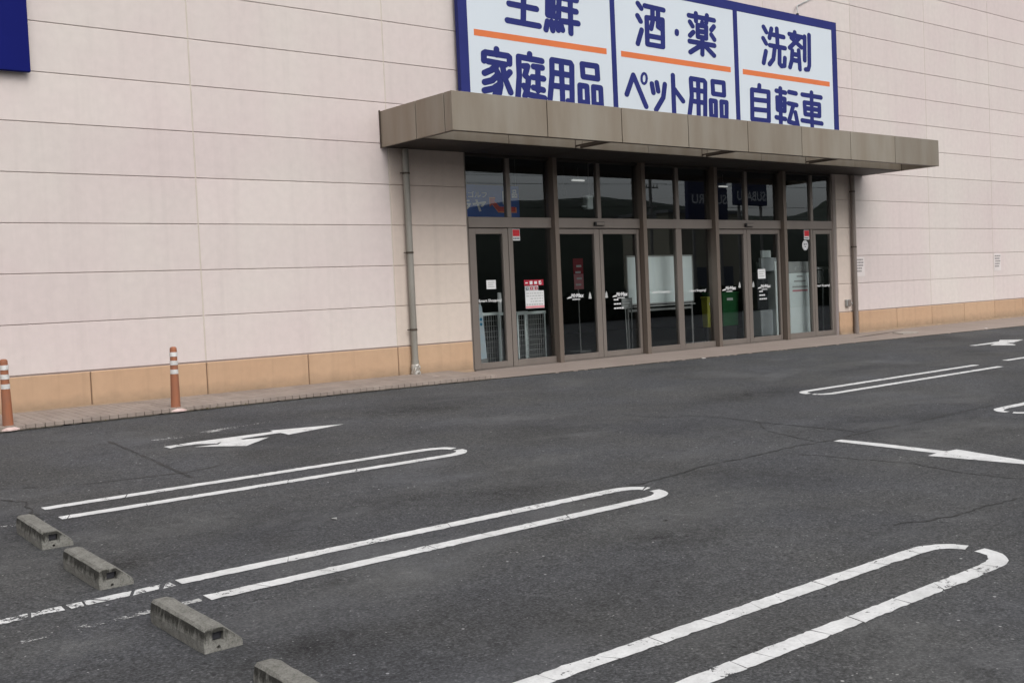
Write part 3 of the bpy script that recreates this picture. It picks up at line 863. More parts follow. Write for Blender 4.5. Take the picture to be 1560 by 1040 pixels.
def leaf(x0, x1, sl, sr, y=0.0, top=2.248):
    d = bx('door_leaf', M['frame'], ent, x0, x0 + sl, FY0 + y, FY1 - .02 + y, .012, top, c=.004)
    d.name = 'door_leaf'
    fr('stile', x1 - sr, x1, .012, top, FY0 + y, FY1 - .02 + y, parent=d)
    fr('top_rail', x0 + sl, x1 - sr, top - .088, top, FY0 + y + .003, FY1 - .023 + y, parent=d)
    fr('bottom_rail', x0 + sl, x1 - sr, .012, .108, FY0 + y + .003, FY1 - .023 + y, parent=d)
    pane(x0 + sl, x1 - sr, .108, top - .088, GY + y, parent=d)
    return d
def fixed(x0, x1, sill=.112):
    fr('sill', x0, x1, .009, sill)
    pane(x0, x1, sill, 2.258, name='fixed_pane')
leaf(4.482, 5.272, .135, .11)
fr('lower_mullion', 5.284, 5.378, .009, 2.258)
fixed(5.378, BAYS[0][1] - .003)
leaf(BAYS[1][0] + .01, 7.335, .075, .118, .015)
leaf(7.345, BAYS[1][1] - .012, .078, .055, .015)
fixed(BAYS[2][0] + .003, 9.296); fr('lower_mullion', 9.296, 9.444, .009, 2.258); fixed(9.444, BAYS[2][1] - .003)
leaf(BAYS[3][0] + .01, 11.365, .075, .10, .015)
leaf(11.375, BAYS[3][1] - .012, .11, .055, .015)
fixed(BAYS[4][0] + .003, 13.455); fr('lower_mullion', 13.455, 13.522, .009, 2.258)
leaf(13.534, 14.20, .088, .062)
for sx in (7.30, 11.385):
    s = bx('door_sensor', M['gasket'], ent, sx - .115, sx + .115, .012, .064, 2.300, 2.366, c=.008)
    bx('sensor_lens', M['frame'], s, sx - .088, sx + .10, .006, .0118, 2.308, 2.358, c=.002)

# lettering and stickers on the glass
DY = GY - .006
def decal(name, x0, x1, z0, z1, m, parent=ent, y=DY, t=.002):
    return bx(name, M[m], parent, x0, x1, y - t, y, z0, z1)
def letters(body, x0, x1, zc, m, parent=ent, y=DY - .001, h=None, bold=0.0, shear=0.0):
    me = text_mesh(body, 1.0, bold, shear)
    xs = [v.co.x for v in me.vertices]; zs = [v.co.z for v in me.vertices]
    sx = (x1 - x0)/(max(xs) - min(xs))
    sz = sx if h is None else h/(max(zs) - min(zs))
    mx, mz = (max(xs)+min(xs))/2, (max(zs)+min(zs))/2
    for v in me.vertices:
        v.co = Vector(((v.co.x - mx)*sx + (x0+x1)/2, y, (v.co.z - mz)*sz + zc))
    me.update()
    return link('lettering', me, M[m], parent)
def store_logo(x0, x1, zc, yo):
    y = DY + yo
    letters('MrMax', x0 + .10, x1, zc + .012, 'decal_white', y=y, h=.072, bold=.035, shear=.22)
    wing = MB().add([(x0, y, zc - .036), (x0 + .13, y, zc - .028), (x0 + .105, y, zc + .004), (x0 + .03, y, zc - .012)], [(0,1,2,3)])
    wing.build('logo_wing', M['decal_white'], ent)
    for i in range(9):
        xx = x0 + .13 + i*.020
        decal('small_print', xx, xx + .015, zc - .062, zc - .044, 'decal_white', y=y)
store_logo(6.545, 6.945, 1.098, .014)
store_logo(7.625, 8.02, 1.085, .014)
store_logo(10.60, 11.03, 1.100, .014)
store_logo(11.69, 12.12, 1.105, .014)
for a, b_, z in ((4.645, 5.115, 1.092), (8.64, 9.10, 1.098), (9.655, 10.11, 1.09), (13.63, 14.12, 1.066)):
    letters('Smart Shopping!', a, b_, z, 'decal_white', h=.060, bold=.02)
for x, z in ((7.09, 1.10), (7.485, 1.10), (11.135, 1.165), (11.56, 1.165)):
    y = DY + .014
    MB().add([(x-.035, y, z-.055), (x+.035, y, z-.055), (x+.022, y, z+.02), (x, y, z+.065), (x-.022, y, z+.02)], [(0,1,2,3,4)]).build('handle_mark', M['decal_grey'], ent)
# opening hours under the second and fourth logos
for x, z0, y in ((7.66, .99, DY+.014), (11.74, 1.0, DY+.014)):
    for r in range(3):
        for i in range(2 + r):
            decal('hours_print', x + i*.062, x + i*.062 + .05, z0 - r*.075, z0 - r*.075 + .026, 'decal_white', y=y)
# plain white labels
def label_card(x0, x1, z0, z1, yo=0.0):
    d = decal('white_label', x0, x1, z0, z1, 'decal_white', y=DY + yo)
    w = x1 - x0
    for r in range(3):
        decal('label_print', x0 + w*.16, x1 - w*(.16 + .12*(r % 2)), z0 + (z1-z0)*(.22 + .24*r), z0 + (z1-z0)*(.30 + .24*r), 'decal_grey', parent=d, y=DY + yo - .0022)
label_card(4.815, 5.007, 1.280, 1.424)
label_card(11.715, 11.955, 1.270, 1.460, .014)
# red notices under the transom
for x0, x1, z0, z1 in ((5.392, 5.555, 2.055, 2.245), (13.262, 13.445, 2.045, 2.245)):
    d = decal('red_sticker', x0, x1, z0, z1, 'decal_white')
    decal('sticker_field', x0 + .012, x1 - .008, z0 + .07, z1 - .012, 'decal_red', parent=d, y=DY - .0022)
    for i in range(4):
        decal('sticker_print', x0 + .02 + i*.034, x0 + .045 + i*.034, z0 + .022, z0 + .046, 'decal_dark', parent=d, y=DY - .0022)
# round sticker with a crossed ring
def disc(cx, cz, r0, r1, y, n=28):
    mb = MB(); vs = []
    for k in range(n):
        a = 2*math.pi*k/n
        vs += [(cx + r0*math.cos(a), y, cz + r0*math.sin(a)), (cx + r1*math.cos(a), y, cz + r1*math.sin(a))]
    return mb.add(vs, [(2*k, 2*((k+1) % n), 2*((k+1) % n)+1, 2*k+1) for k in range(n)])
d = disc(13.295, 1.926, .001, .105, DY - .001).build('round_sticker', M['decal_white'], ent)
disc(13.295, 1.926, .078, .090, DY - .002).build('sticker_ring', M['decal_grey'], d)
for dx, dz, w, h in ((-.03, .02, .035, .03), (.03, .025, .03, .035), (0, -.03, .05, .025)):
    decal('sticker_print', 13.295 + dx - w/2, 13.295 + dx + w/2, 1.926 + dz - h/2, 1.926 + dz + h/2, 'decal_dark', parent=d, y=DY - .002)
# notice of rules: dark red pictogram strip over a white sheet
d = decal('rules_notice', 5.615, 6.02, .935, 1.225, 'decal_white')
t = decal('pictogram_strip', 5.60, 6.02, 1.310, 1.405, 'poster_red', parent=d)
for i, (w, h) in enumerate(((.055, .02), (.06, .055), (.06, .045), (.055, .06))):
    cx = 5.65 + i*.098
    decal('pictogram', cx - w/2, cx + w/2, 1.357 - h/2, 1.357 + h/2, 'decal_white', parent=d, y=DY - .0022)
MB().add([(5.93, DY-.0045, 1.335), (5.945, DY-.0045, 1.335), (5.985, DY-.0045, 1.392), (5.968, DY-.0045, 1.392)], [(0,1,2,3)]).build('pictogram', M['poster_red'], d)
for i in range(3):
    x = 5.612 + i*.098
    decal('pictogram_card', x, x + .09, 1.226, 1.304, 'decal_white', parent=d)
    decal('pictogram', x + .012, x + .078, 1.237, 1.293, ('decal_dark', 'poster_red', 'poster_red')[i], parent=d, y=DY - .0022)
    decal('pictogram', x + .034, x + .056, 1.250, 1.282, 'decal_grey', parent=d, y=DY - .0044)
for r in range(4):
    x = 5.635 + (.09 if r > 1 else 0)
    while x < 5.985:
        w = rd.uniform(.02, .06)
        decal('notice_print', x, min(x + w, 5.99), 1.175 - r*.045, 1.193 - r*.045, 'decal_grey', parent=d, y=DY - .0022)
        x += w + .02
for i in range(7):
    decal('notice_print', 5.635 + i*.053, 5.672 + i*.053, .985, 1.012, 'decal_grey', parent=d, y=DY - .0022)
decal('notice_band', 5.618, 6.017, .940, .975, 'pink', parent=d, y=DY - .0022)

# ------------------------------------------------------------------ canopy
cx0, cx1, cyf, cyr, cz0, cz1 = 2.88, 15.30, -1.80, -1.0, 3.42, 3.95
can = thing('entrance_canopy', (0, 0, 0), 'flat bronze panelled canopy projecting over the glass entrance', 'canopy')
T = .035
def fp(x0, x1, y0, y1, z0=cz0, z1=cz1, name='fascia_panel', m='fascia', c=.005):
    return bx(name, M[m], can, x0, x1, y0, y1, z0, z1, c=c)
xs = [cx0] + [4.58 + 1.515*i for i in range(7)] + [cx1]
for a, b_ in zip(xs, xs[1:]):
    fp(a + (.008 if a > cx0 else 0), b_ - (.008 if b_ < cx1 else 0), cyf, cyf + T)
for xa in (cx0, cx1 - T):
    fp(xa, xa + T, -.922, -.004); fp(xa, xa + T, -1.609, -.938); fp(xa, xa + T, cyf + T + .001, -1.625)
# dark carrier tubes that show as a dark line behind the panels
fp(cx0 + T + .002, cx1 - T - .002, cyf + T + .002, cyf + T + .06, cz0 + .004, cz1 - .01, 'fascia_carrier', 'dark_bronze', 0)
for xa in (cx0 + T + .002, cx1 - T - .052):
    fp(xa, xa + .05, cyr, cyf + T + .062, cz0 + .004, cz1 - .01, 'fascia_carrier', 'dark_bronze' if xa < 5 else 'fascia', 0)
# rear roof box against the wall, open trough in front of it
fp(cx0 + T + .003, cx1 - T - .003, cyr + .03, -.006, cz0 + .014, cz1 - .03, 'roof_box', 'soffit_shade', 0)
xs = [cx0 + T + .06] + [4.5 + 1.5*i for i in range(7)] + [cx1 - T - .06]
for a, b_ in zip(xs, xs[1:]):
    fp(a + .004, b_ - .004, cyr, cyr + .028, cz0 + .008, cz1 - .04, 'inner_panel')
for x in (5.90, 8.90, 11.90):
    fp(x - .050, x - .028, cyf + T + .065, cyr - .002, cz0 + .030, cz0 + .055, 'bracket_arm', 'dark_bronze', 0)
    fp(x + .052, x + .082, cyf + T + .065, cyr - .002, cz0 + .012, cz0 + .045, 'bracket_arm', 'dark_bronze', 0)
    fp(x - .058, x - .042, cyr - .004, cyr - .001, cz0 + .008, cz1 - .04, 'joint_strip', 'dark_bronze', 0)
sf = [cx0 + T + .005, 4.5, 6.0, 7.5, 9.0, 10.5, 12.0, 13.5, cx1 - T - .005]
for a, b_ in zip(sf, sf[1:]):
    fp(a + .004, b_ - .004, cyr + .035, -.012, cz0 + .002, cz0 + .013, 'soffit_panel', 'soffit_shade', 0)
bx('wall_flashing', M['dark_bronze'], can, cx0 - .012, cx0 - .001, -.03, -.003, cz0 - .01, cz1 + .012)

# ------------------------------------------------------------------ signs on the wall
sg = thing('category_sign', (0, 0, 0), 'large white sign with blue frame and blue lettering above the canopy', 'sign')
sx0, sx1, sz0, sz1, sy = 4.300, 14.262, 3.975, 6.582, -.150
bx('sign_box', M['sign_blue'], sg, sx0, sx1, -.135, -.065, sz0, sz1, c=.004)
for x in (4.8, 7.6, 10.9, 13.8):
    b = MB(); b.box(x - .03, x + .03, -.064, -.002, 4.3, 4.36); b.box(x - .03, x + .03, -.064, -.002, 6.2, 6.26)
    b.build('wall_bracket', M['steel'], sg)
inner = [(4.478, 7.582), (7.698, 10.882), (11.008, 14.090)]
for a, b_ in inner:
    p = bx('white_panel', M['sign_white'], sg, a, b_, sy + .004, -.1355, 4.135, 6.412, c=.002)
    bx('orange_line', M['sign_orange'], p, a + .117, b_ - .117, sy + .0025, sy + .0042, 5.222, 5.322)
fb = MB(); fb.box(sx0, sx1, sy, -.1352, 6.414, sz1); fb.box(sx0, sx1, sy, -.1352, sz0, 4.133)
fb.build('sign_frame', M['sign_blue'], sg)
for a, b_ in ((sx0, 4.476), (7.584, 7.696), (10.884, 11.006), (14.092, sx1)):
    bx('frame_bar', M['sign_blue'], sg, a, b_, sy, -.1352, 4.1335, 6.4135)
def glyph(ch, rad, strokes):
    mb = MB()
    rx, rz = rad
    n = 0
    for st in strokes:
        if ch == 'ペ' and len(st) > 6: kx, kz = rx*.5, rz*.5
        else: kx, kz = rx, rz
        # clean polyline swept by an elliptical brush, each piece a hair in front of the last
        pts = [(a/kx, b_/kz) for a, b_ in st]
        segs = list(zip(pts, pts[1:]))
        for (a, b_), (c, d) in segs:
            dx, dz = c - a, d - b_
            l = math.hypot(dx, dz)
            if l < 1e-6: continue
            ang = math.atan2(dz, dx)
            ring = [(c + math.cos(ang - math.pi/2 + math.pi*k/8), d + math.sin(ang - math.pi/2 + math.pi*k/8)) for k in range(9)]
            ring += [(a + math.cos(ang + math.pi/2 + math.pi*k/8), b_ + math.sin(ang + math.pi/2 + math.pi*k/8)) for k in range(9)]
            y = sy + .0018 - n*.00016
            n += 1
            mb.add([(u*kx, y, w*kz) for u, w in ring], [tuple(range(len(ring)))])
    return mb.build('character', M['sign_blue'], sg)
for ch, rad, st in GLYPHS:
    glyph(ch, rad, st)

bs = thing('blue_signboard', (0, 0, 0), 'deep blue signboard cut off by the left edge of the view', 'sign')
bx('board', M['board_blue'], bs, -7.8, -2.006, -.115, -.045, 4.048, 6.7, c=.006)
for x in (-6.5, -2.6):
    b = MB(); b.box(x - .04, x + .04, -.044, -.002, 4.4, 4.46); b.box(x - .04, x + .04, -.044, -.002, 6.2, 6.26); b.build('wall_bracket', M['steel'], bs)
cb = thing('power_conduit', (13.0, -.1, 6.58), 'thin grey cable rising from the top edge of the white sign', 'cable')
MB().tube([(0, 0, 0), (.005, 0, .10), (.03, .03, .19), (.10, .07, .235), (.55, .085, .42), (1.1, .085, .66), (1.6, .085, .9)], .011, 8).build('cable', M['decal_grey'], cb, True)
bx('cable_gland', M['gasket'], cb, -.022, .022, -.022, .022, .002, .05, c=.004)

# ------------------------------------------------------------------ rainwater pipes
def downpipe(x, y, r, m, label, brackets, shoe):
    t = thing('downpipe', (x, y, 0), label, 'downpipe', 'rainwater pipes beside the entrance')
    MB().tube([(0, 0, .02), (0, 0, 1.2), (0, 0, 2.4), (0, 0, 3.41)], r, 14).build('pipe', M[m], t, True)
    for z in brackets:
        b = MB(); b.box(-.105, -r + .004, -.010, .010, z - .007, z + .007); b.tube([(0, 0, z - .014), (0, 0, z + .014)], r + .006, 14); b.box(-.006, .006, r - .002, -y - .004, z - .012, z + .012)
        b.build('bracket', M['dark_bronze'], t)
    if shoe:
        f = MB(); rr_ = random.Random(4)
        rings = [(.0, .072), (.03, .068), (.07, .074), (.11, .066), (.15, .072), (.185, .064), (.20, .056)]
        vs = []; n = 14
        for z, rad in rings:
            for k in range(n):
                a = 2*math.pi*k/n; q = rad*rr_.uniform(.88, 1.1)
                vs.append((math.cos(a)*q, math.sin(a)*q, z + rr_.uniform(-.006, .006) + .002))
        f.add(vs, [(i*n+k, i*n+(k+1) % n, (i+1)*n+(k+1) % n, (i+1)*n+k) for i in range(len(rings)-1) for k in range(n)])
        f.build('foil_wrap', M['foil'], t)
        MB().tube([(0, 0, .19), (0, 0, .262)], r + .008, 14).build('collar', M['pipe_grey'], t, True)
    else:
        MB().tube([(0, 0, .0), (0, 0, .16)], r + .006, 14).build('collar', M[m], t, True)
downpipe(3.252, -.075, .050, 'pipe_grey', 'grey rainwater pipe left of the entrance with foil-wrapped foot', (.72, 1.87, 3.05), True)
downpipe(14.785, -.075, .052, 'pipe_brown', 'brown rainwater pipe right of the entrance', (1.87, 3.06), False)

ob = thing('outlet_box', (14.56, 0, .67), 'small grey weatherproof box beside the brown pipe', 'outlet')
bx('box', M['grey_metal'], ob, -.075, .06, -.075, -.003, -.075, .075, c=.012)
bx('cover', M['pipe_brown'], ob, -.066, .05, -.088, -.0755, -.06, .066, c=.005)
MB().tube([(.058, -.04, -.01), (.10, -.05, 0), (.13, -.05, -.03)], .014, 8).build('spout', M['decal_grey'], ob, True)
def notice(x0, x1, z0, z1, label, seed):
    t = thing('wall_notice', ((x0+x1)/2, 0, (z0+z1)/2), label, 'notice', 'paper notices on the wall')
    hw, hh = (x1-x0)/2, (z1-z0)/2
    bx('sheet', M['paper'], t, -hw, hw, -.006, -.002, -hh, hh)
    r_ = random.Random(seed)
    for i in range(5):
        z = hh*(.74 - .30*i)
        x = -hw*.78 + r_.uniform(0, .03)
        while x < hw*(.75 - .1*i):
            w = r_.uniform(.02, .06)
            bx('print', M['ink'], t, x, min(x + w, hw*.86), -.0075, -.0062, z - .020, z + .014)
            x += w + .012
notice(14.90, 15.27, 1.235, 1.650, 'paper notice on the wall half behind the brown pipe', 3)
notice(21.03, 21.38, 1.225, 1.660, 'paper notice on the wall near the right edge of the view', 8)

# ------------------------------------------------------------------ delineator posts
def post(x, y, label, tilt):
    z = wz(x, y)
    t = thing('delineator_post', (x, y, z), label, 'post', 'orange posts at the walkway edge')
    t.rotation_euler = (R(tilt[0]), R(tilt[1]), 0)
    prof = [(.0, .056), (.02, .056), (.36, .048), (.52, .043), (.725, .041), (.745, .038), (.757, .026), (.760, .004)]
    MB().tube([(0, 0, .03 + a*.97) for a, _ in prof], .05, 20, True, [r for _, r in prof]).build('tube', M['orange_post'], t, True)
    for zc in (.675, .575, .470):
        ra = .0435 + .004*(0.72 - zc)
        MB().tube([(0, 0, zc - .026), (0, 0, zc + .026)], ra + .0025, 20).build('white_band', M['post_white'], t, True)
    MB().tube([(0, 0, .001), (0, 0, .016), (0, 0, .034), (0, 0, .044)], .1, 24, True, [.135, .135, .105, .075]).build('base', M['post_base'], t, True)
    for k in range(4):
        a = .6 + k*math.pi/2
        MB().tube([(.105*math.cos(a), .105*math.sin(a), .02), (.105*math.cos(a), .105*math.sin(a), .044)], .011, 8).build('bolt', M['steel'], t)
post(-2.755, -1.10, 'orange delineator post with white bands nearest the left edge', (.8, -.6))
post(-.885, -1.10, 'orange delineator post with white bands farther right along the walkway', (-.5, .9))

# ------------------------------------------------------------------ concrete wheel stops
def stop_mesh():
    prof = [(0, 0), (-.004, .05), (.004, .106), (.016, .120), (.092, .120), (.104, .114), (.196, .034), (.200, .020), (.200, 0)]
    L = .62
    n = len(prof)
    ny = 13
    r_ = random.Random(2)
    vs = []
    for j in range(ny):
        t = j/(ny-1)
        y = -L/2 + L*t
        e = 0.010 if j in (0, ny-1) else 0.0
        for a, b_ in prof:
            jit = .0016 if 0 < j < ny-1 else .0008
            vs.append((a + (e if a < .05 else -e)*.5 + r_.uniform(-jit, jit), y, max(0, b_ - (e*.6 if b_ > .1 else 0)) + (r_.uniform(-jit, jit) if b_ > 0 else 0)))
    fs = [(j*n+i, j*n+i+1, (j+1)*n+i+1, (j+1)*n+i) for j in range(ny-1) for i in range(n-1)]
    fs += [tuple(j*n + (n-1) if False else (j+1)*n + k for k in ()) for j in () ]
    fs.append(tuple(range(n-1, -1, -1)))
    fs.append(tuple((ny-1)*n + k for k in range(n)))
    fs += [(j*n, (j+1)*n, (j+1)*n+n-1, j*n+n-1) for j in range(ny-1)]
    me = MB().add(vs, fs).mesh('wheel_stop_body')
    bm = bmesh.new(); bm.from_mesh(me); bmesh.ops.recalc_face_normals(bm, faces=list(bm.faces)); bm.to_mesh(me); bm.free()
    o = link('wheel_stop_tmp', me)
    cut = MB().box(.045, .100, -.34, -.275, .048, .092).box(.045, .100, .275, .34, .048, .092)
    cut.tube([(.075, -.33, .018), (.075, -.25, .018)], .009, 10)
    c = link('wheel_stop_cut', cut.mesh('cut'))
    bm = bmesh.new(); bm.from_mesh(c.data); bmesh.ops.recalc_face_normals(bm, faces=list(bm.faces)); bm.to_mesh(c.data); bm.free()
    md = o.modifiers.new('cut', 'BOOLEAN'); md.operation = 'DIFFERENCE'; md.object = c; md.solver = 'EXACT'
    bv = o.modifiers.new('soft', 'BEVEL'); bv.width = .005; bv.segments = 2; bv.limit_method = 'ANGLE'; bv.angle_limit = R(28)
    dg = bpy.context.evaluated_depsgraph_get()
    res = bpy.data.meshes.new_from_object(o.evaluated_get(dg))
    bpy.data.objects.remove(o); bpy.data.objects.remove(c)
    return res
SM = stop_mesh()
SM.materials.clear(); SM.materials.append(M['stop'])
RM = MB().box(.048, .097, -.291, -.281, .051, .089, c=.003).mesh('reflector'); RM.materials.append(M['machine_dark'])
for y, x, label in ((-6.10, -3.925, 'mossy concrete wheel stop farthest from the camera, at the left edge'),
                    (-7.235, -3.955, 'mossy concrete wheel stop second from the far end, just before the worn line'),
                    (-8.58, -3.935, 'mossy concrete wheel stop standing on the worn double line'),
                    (-9.735, -3.94, 'mossy concrete wheel stop nearest the camera, cut off by the bottom edge')):
    t = thing('wheel_stop', (x, y, gz(x, y) + .001), label, 'wheel stop', 'concrete wheel stops')
    t.rotation_euler = (math.atan(B0), 0, rd.uniform(-.02, .02))
    o = bpy.data.objects.new('block', SM); COL.objects.link(o); o.parent = t
    o = bpy.data.objects.new('reflector_slot', RM); COL.objects.link(o); o.parent = t

# ------------------------------------------------------------------ covers and litter on the walk
def cover(x, y, w, d, m, name, label, cat, dz=.003):
    t = thing(name, (x, y, wz(x, y)), label, cat)
    t.rotation_euler = (math.atan2(edge_z(x), EDGE), 0, 0)
    bx('frame', M['iron' if m == 'iron' else 'cover'], t, -w/2, w/2, -d/2, d/2, -.02, dz, c=.001)
    if m == 'iron':
        for i in range(5):
            bx('grate_bar', M['iron'], t, -w/2 + .02, w/2 - .02, -d/2 + .02 + i*(d-.04)/5, -d/2 + .02 + i*(d-.04)/5 + .012, dz + .0005, dz + .006)
    else:
        bx('lid', M[m], t, -w/2 + .015, w/2 - .015, -d/2 + .015, d/2 - .015, dz + .0005, dz + .005, c=.001)
cover(-1.74, -.50, .30, .17, 'iron', 'drain_grate', 'small dark drain grate in the paved walk between the posts', 'drain')
cover(15.75, -.66, .62, .26, 'cover', 'access_cover', 'low rectangular access cover in the walk right of the entrance', 'cover')
cover(2.93, -.80, .34, .20, 'cover', 'access_cover', 'small pale access cover in the walk by the grey pipe', 'cover', .002)
def scrap(x, y, s, label, seed, m='paper'):
    r_ = random.Random(seed)
    z = wz(x, y) if y > EDGE else gz(x, y)
    vs = [(x + r_.uniform(-s, s), y + r_.uniform(-s, s), z + .003 + r_.uniform(0, s*.35)) for _ in range(9)]
    bm = bmesh.new()
    for v in vs: bm.verts.new(v)
    bmesh.ops.convex_hull(bm, input=list(bm.verts))
    me = bpy.data.meshes.new('paper_scrap'); bm.to_mesh(me); bm.free()
    tag(link('paper_scrap', me, M[m]), label, 'litter', 'scraps of litter')
scrap(8.42, -1.24, .035, 'tiny pale paper scrap at the walkway edge before the doors', 1)
scrap(18.4, -1.12, .05, 'tiny pale paper scrap on the walkway far right', 2)
scrap(-2.15, -7.0, .026, 'small grey leaf-like scrap lying on the asphalt between stall lines', 5, 'grey_metal')
scrap(-.55, -8.62, .02, 'dark speck of litter beside the middle stall line', 9, 'iron')

# ------------------------------------------------------------------ things inside, behind the glass
def rack(x0, x1, y0, y1, h, label, mid=()):
    t = thing('wire_rack', (x0, y0, 0), label, 'rack', 'white wire racks behind the glass')
    w, d = x1 - x0, y1 - y0
    for px, py in [(0, 0), (w, 0), (0, d), (w, d)] + [(m_, 0) for m_ in mid]:
        MB().tube([(px, py, .0), (px, py, h)], .016, 8).build('post', M['board'], t, True)
    for py in (0, d):
        bx('top_bar', M['board'], t, -.02, w + .02, py - .018, py + .018, h, h + .05, c=.004)
    g = MB()
    n = int(w/.045)
    for i in range(1, n):
        g.tube([(w*i/n, .0, .06), (w*i/n, .0, h)], .0035, 5)
    for i in range(1, 9):
        g.tube([(0, 0, .06 + (h-.06)*i/9), (w, 0, .06 + (h-.06)*i/9)], .0035, 5)
    for i in range(1, int(d/.06)):
        g.tube([(0, d*i/int(d/.06), .06), (0, d*i/int(d/.06), h)], .0035, 5)
        g.tube([(w, d*i/int(d/.06), .06), (w, d*i/int(d/.06), h)], .0035, 5)
    g.build('wire_mesh', M['decal_grey'], t)
    bx('bottom_tray', M['grey_metal'], t, 0, w, 0, d, .05, .07)
rack(4.82, 5.27, .42, .85, .85, 'white wire basket rack behind the leftmost door')
rack(5.68, 6.285, .42, .9, .83, 'white wire basket rack under the rules notice', (.17,))
t = thing('umbrella_bag_stand', (4.80, .30, 0), 'umbrella bag stand with pale blue bags behind the leftmost door', 'stand')
MB().add([(-.075, 0, 1.0), (.0, -.01, 1.05), (.05, 0, 1.0), (.11, 0, .16), (-.05, 0, .15), (-.075, .05, 1.0), (.0, .05, 1.05), (.05, .05, 1.0), (.11, .06, .16), (-.05, .06, .15)],
         [(0,1,2,3,4), (9,8,7,6,5), (0,5,6,1), (1,6,7,2), (2,7,8,3), (3,8,9,4), (4,9,5,0)]).build('bag', M['bag_blue'], t)
MB().tube([(-.08, .02, .9), (-.075, .02, 1.08), (-.03, .02, 1.12), (.03, .02, 1.08), (.04, .02, .95)], .012, 8).build('hook', M['grey_metal'], t, True)
bx('foot', M['grey_metal'], t, -.08, .12, -.02, .14, 0, .15, c=.01)
for z in (.72, .80):
    disc(.01, z, .001, .026, -.012, 12).build('print', M['print_blue'], t)
t = thing('cart_panel', (5.75, .95, 0), 'narrow upright white panel above the wire rack', 'panel')
bx('panel', M['white'], t, -.04, .04, 0, .03, .86, 1.22, c=.012)
MB().tube([(0, .015, 0), (0, .015, .87)], .012, 8).build('leg', M['white'], t, True)

t = thing('notice_stand', (8.255, .42, 0), 'small notice board on two thin legs behind the sliding doors', 'stand')
bx('board', M['decal_grey'], t, -.11, .16, -.012, .012, .82, 1.02, c=.004)
MB().tube([(.0, 0, .012), (-.02, 0, .84)], .010, 8).build('leg', M['decal_grey'], t, True)
MB().tube([(.15, .02, .012), (.14, .0, .84)], .010, 8).build('leg', M['decal_grey'], t, True)
bx('foot', M['grey_metal'], t, -.05, .20, -.09, .10, 0, .012)
for r in range(3): bx('print', M['decal_white'], t, -.09, .13 - .04*r, -.0145, -.0125, .97 - r*.05, .985 - r*.05)

t = thing('whiteboard', (8.41, .5, 0), 'large pale whiteboard on a wheeled frame behind the middle panes', 'whiteboard')
bx('board', M['board'], t, .0, 1.775, 0, .025, .90, 1.765, c=.004)
fb = MB(); fb.box(-.02, 1.795, -.008, .033, 1.765, 1.79); fb.box(-.02, 1.795, -.008, .033, .875, .90); fb.box(-.02, .0, -.008, .033, .875, 1.79); fb.box(1.775, 1.795, -.008, .033, .875, 1.79)
fb.build('frame', M['grey_metal'], t)
bx('tray', M['decal_grey'], t, .05, 1.75, -.07, -.009, .835, .86)
for px in (.02, 1.78):
    MB().tube([(px, .05, .08), (px, .05, 1.2)], .018, 8).build('leg', M['grey_metal'], t, True)
    bx('foot', M['grey_metal'], t, px - .02, px + .02, -.20, .35, .05, .085, c=.004)
    for py in (-.18, .33):
        MB().tube([(px - .012, py, .026), (px + .012, py, .026)], .025, 10).build('castor', M['gasket'], t)
bx('cross_bar', M['decal_grey'], t, .02, 1.78, .035, .065, .755, .80)

t = thing('promotion_poster', (8.57, 2.0, 0), 'tall red and white poster inside behind the left sliding door', 'poster')
bx('upper_sheet', M['poster_red'], t, -.13, .13, -.004, .004, 1.52, 1.82)
bx('lower_sheet', M['pink'], t, -.12, .13, -.004, .004, 1.22, 1.518)
MB().tube([(0, .02, 0), (0, .02, 1.8)], .012, 8).build('pole', M['grey_metal'], t, True)
bx('foot', M['grey_metal'], t, -.15, .15, -.12, .16, 0, .02)
for i in range(4):
    bx('print', M['decal_white'], t, -.08 + .03*(i % 2), .06 + .02*(i % 2), -.0065, -.0045, 1.29 + i*.12, 1.33 + i*.12)

def bin_(x0, x1, y, z1, m, label, z0=.0, dp=.5):
    t = thing('collection_bin', ((x0+x1)/2, y, 0), label, 'bin', 'recycling bins inside')
    w = (x1 - x0)/2
    b = MB(); b.add([(-w*.9, 0, z0 + .02), (w*.9, 0, z0 + .02), (w*.9, dp, z0 + .02), (-w*.9, dp, z0 + .02), (-w, -.02, z1), (w, -.02, z1), (w, dp + .02, z1), (-w, dp + .02, z1)],
                    [(0,3,2,1), (0,1,5,4), (1,2,6,5), (2,3,7,6), (3,0,4,7)])
    b.build('tub', M[m], t)
    bx('rim', M[m], t, -w - .015, w + .015, -.035, dp + .035, z1, z1 + .035, c=.006)
    bx('label', M['decal_white'], t, -w*.5, w*.2, -.034, -.026, z1 - .14, z1 - .09)
    bx('plinth', M['gasket'], t, -w*.85, w*.85, .02, dp - .02, 0, z0 + .018)
bin_(11.87, 12.40, 1.2, .99, 'green', 'dark green recycling bin behind the right sliding doors', .30)
bin_(11.385, 11.58, 1.2, .915, 'yellow', 'narrow yellow recycling bin beside the green bin', .30, .12)

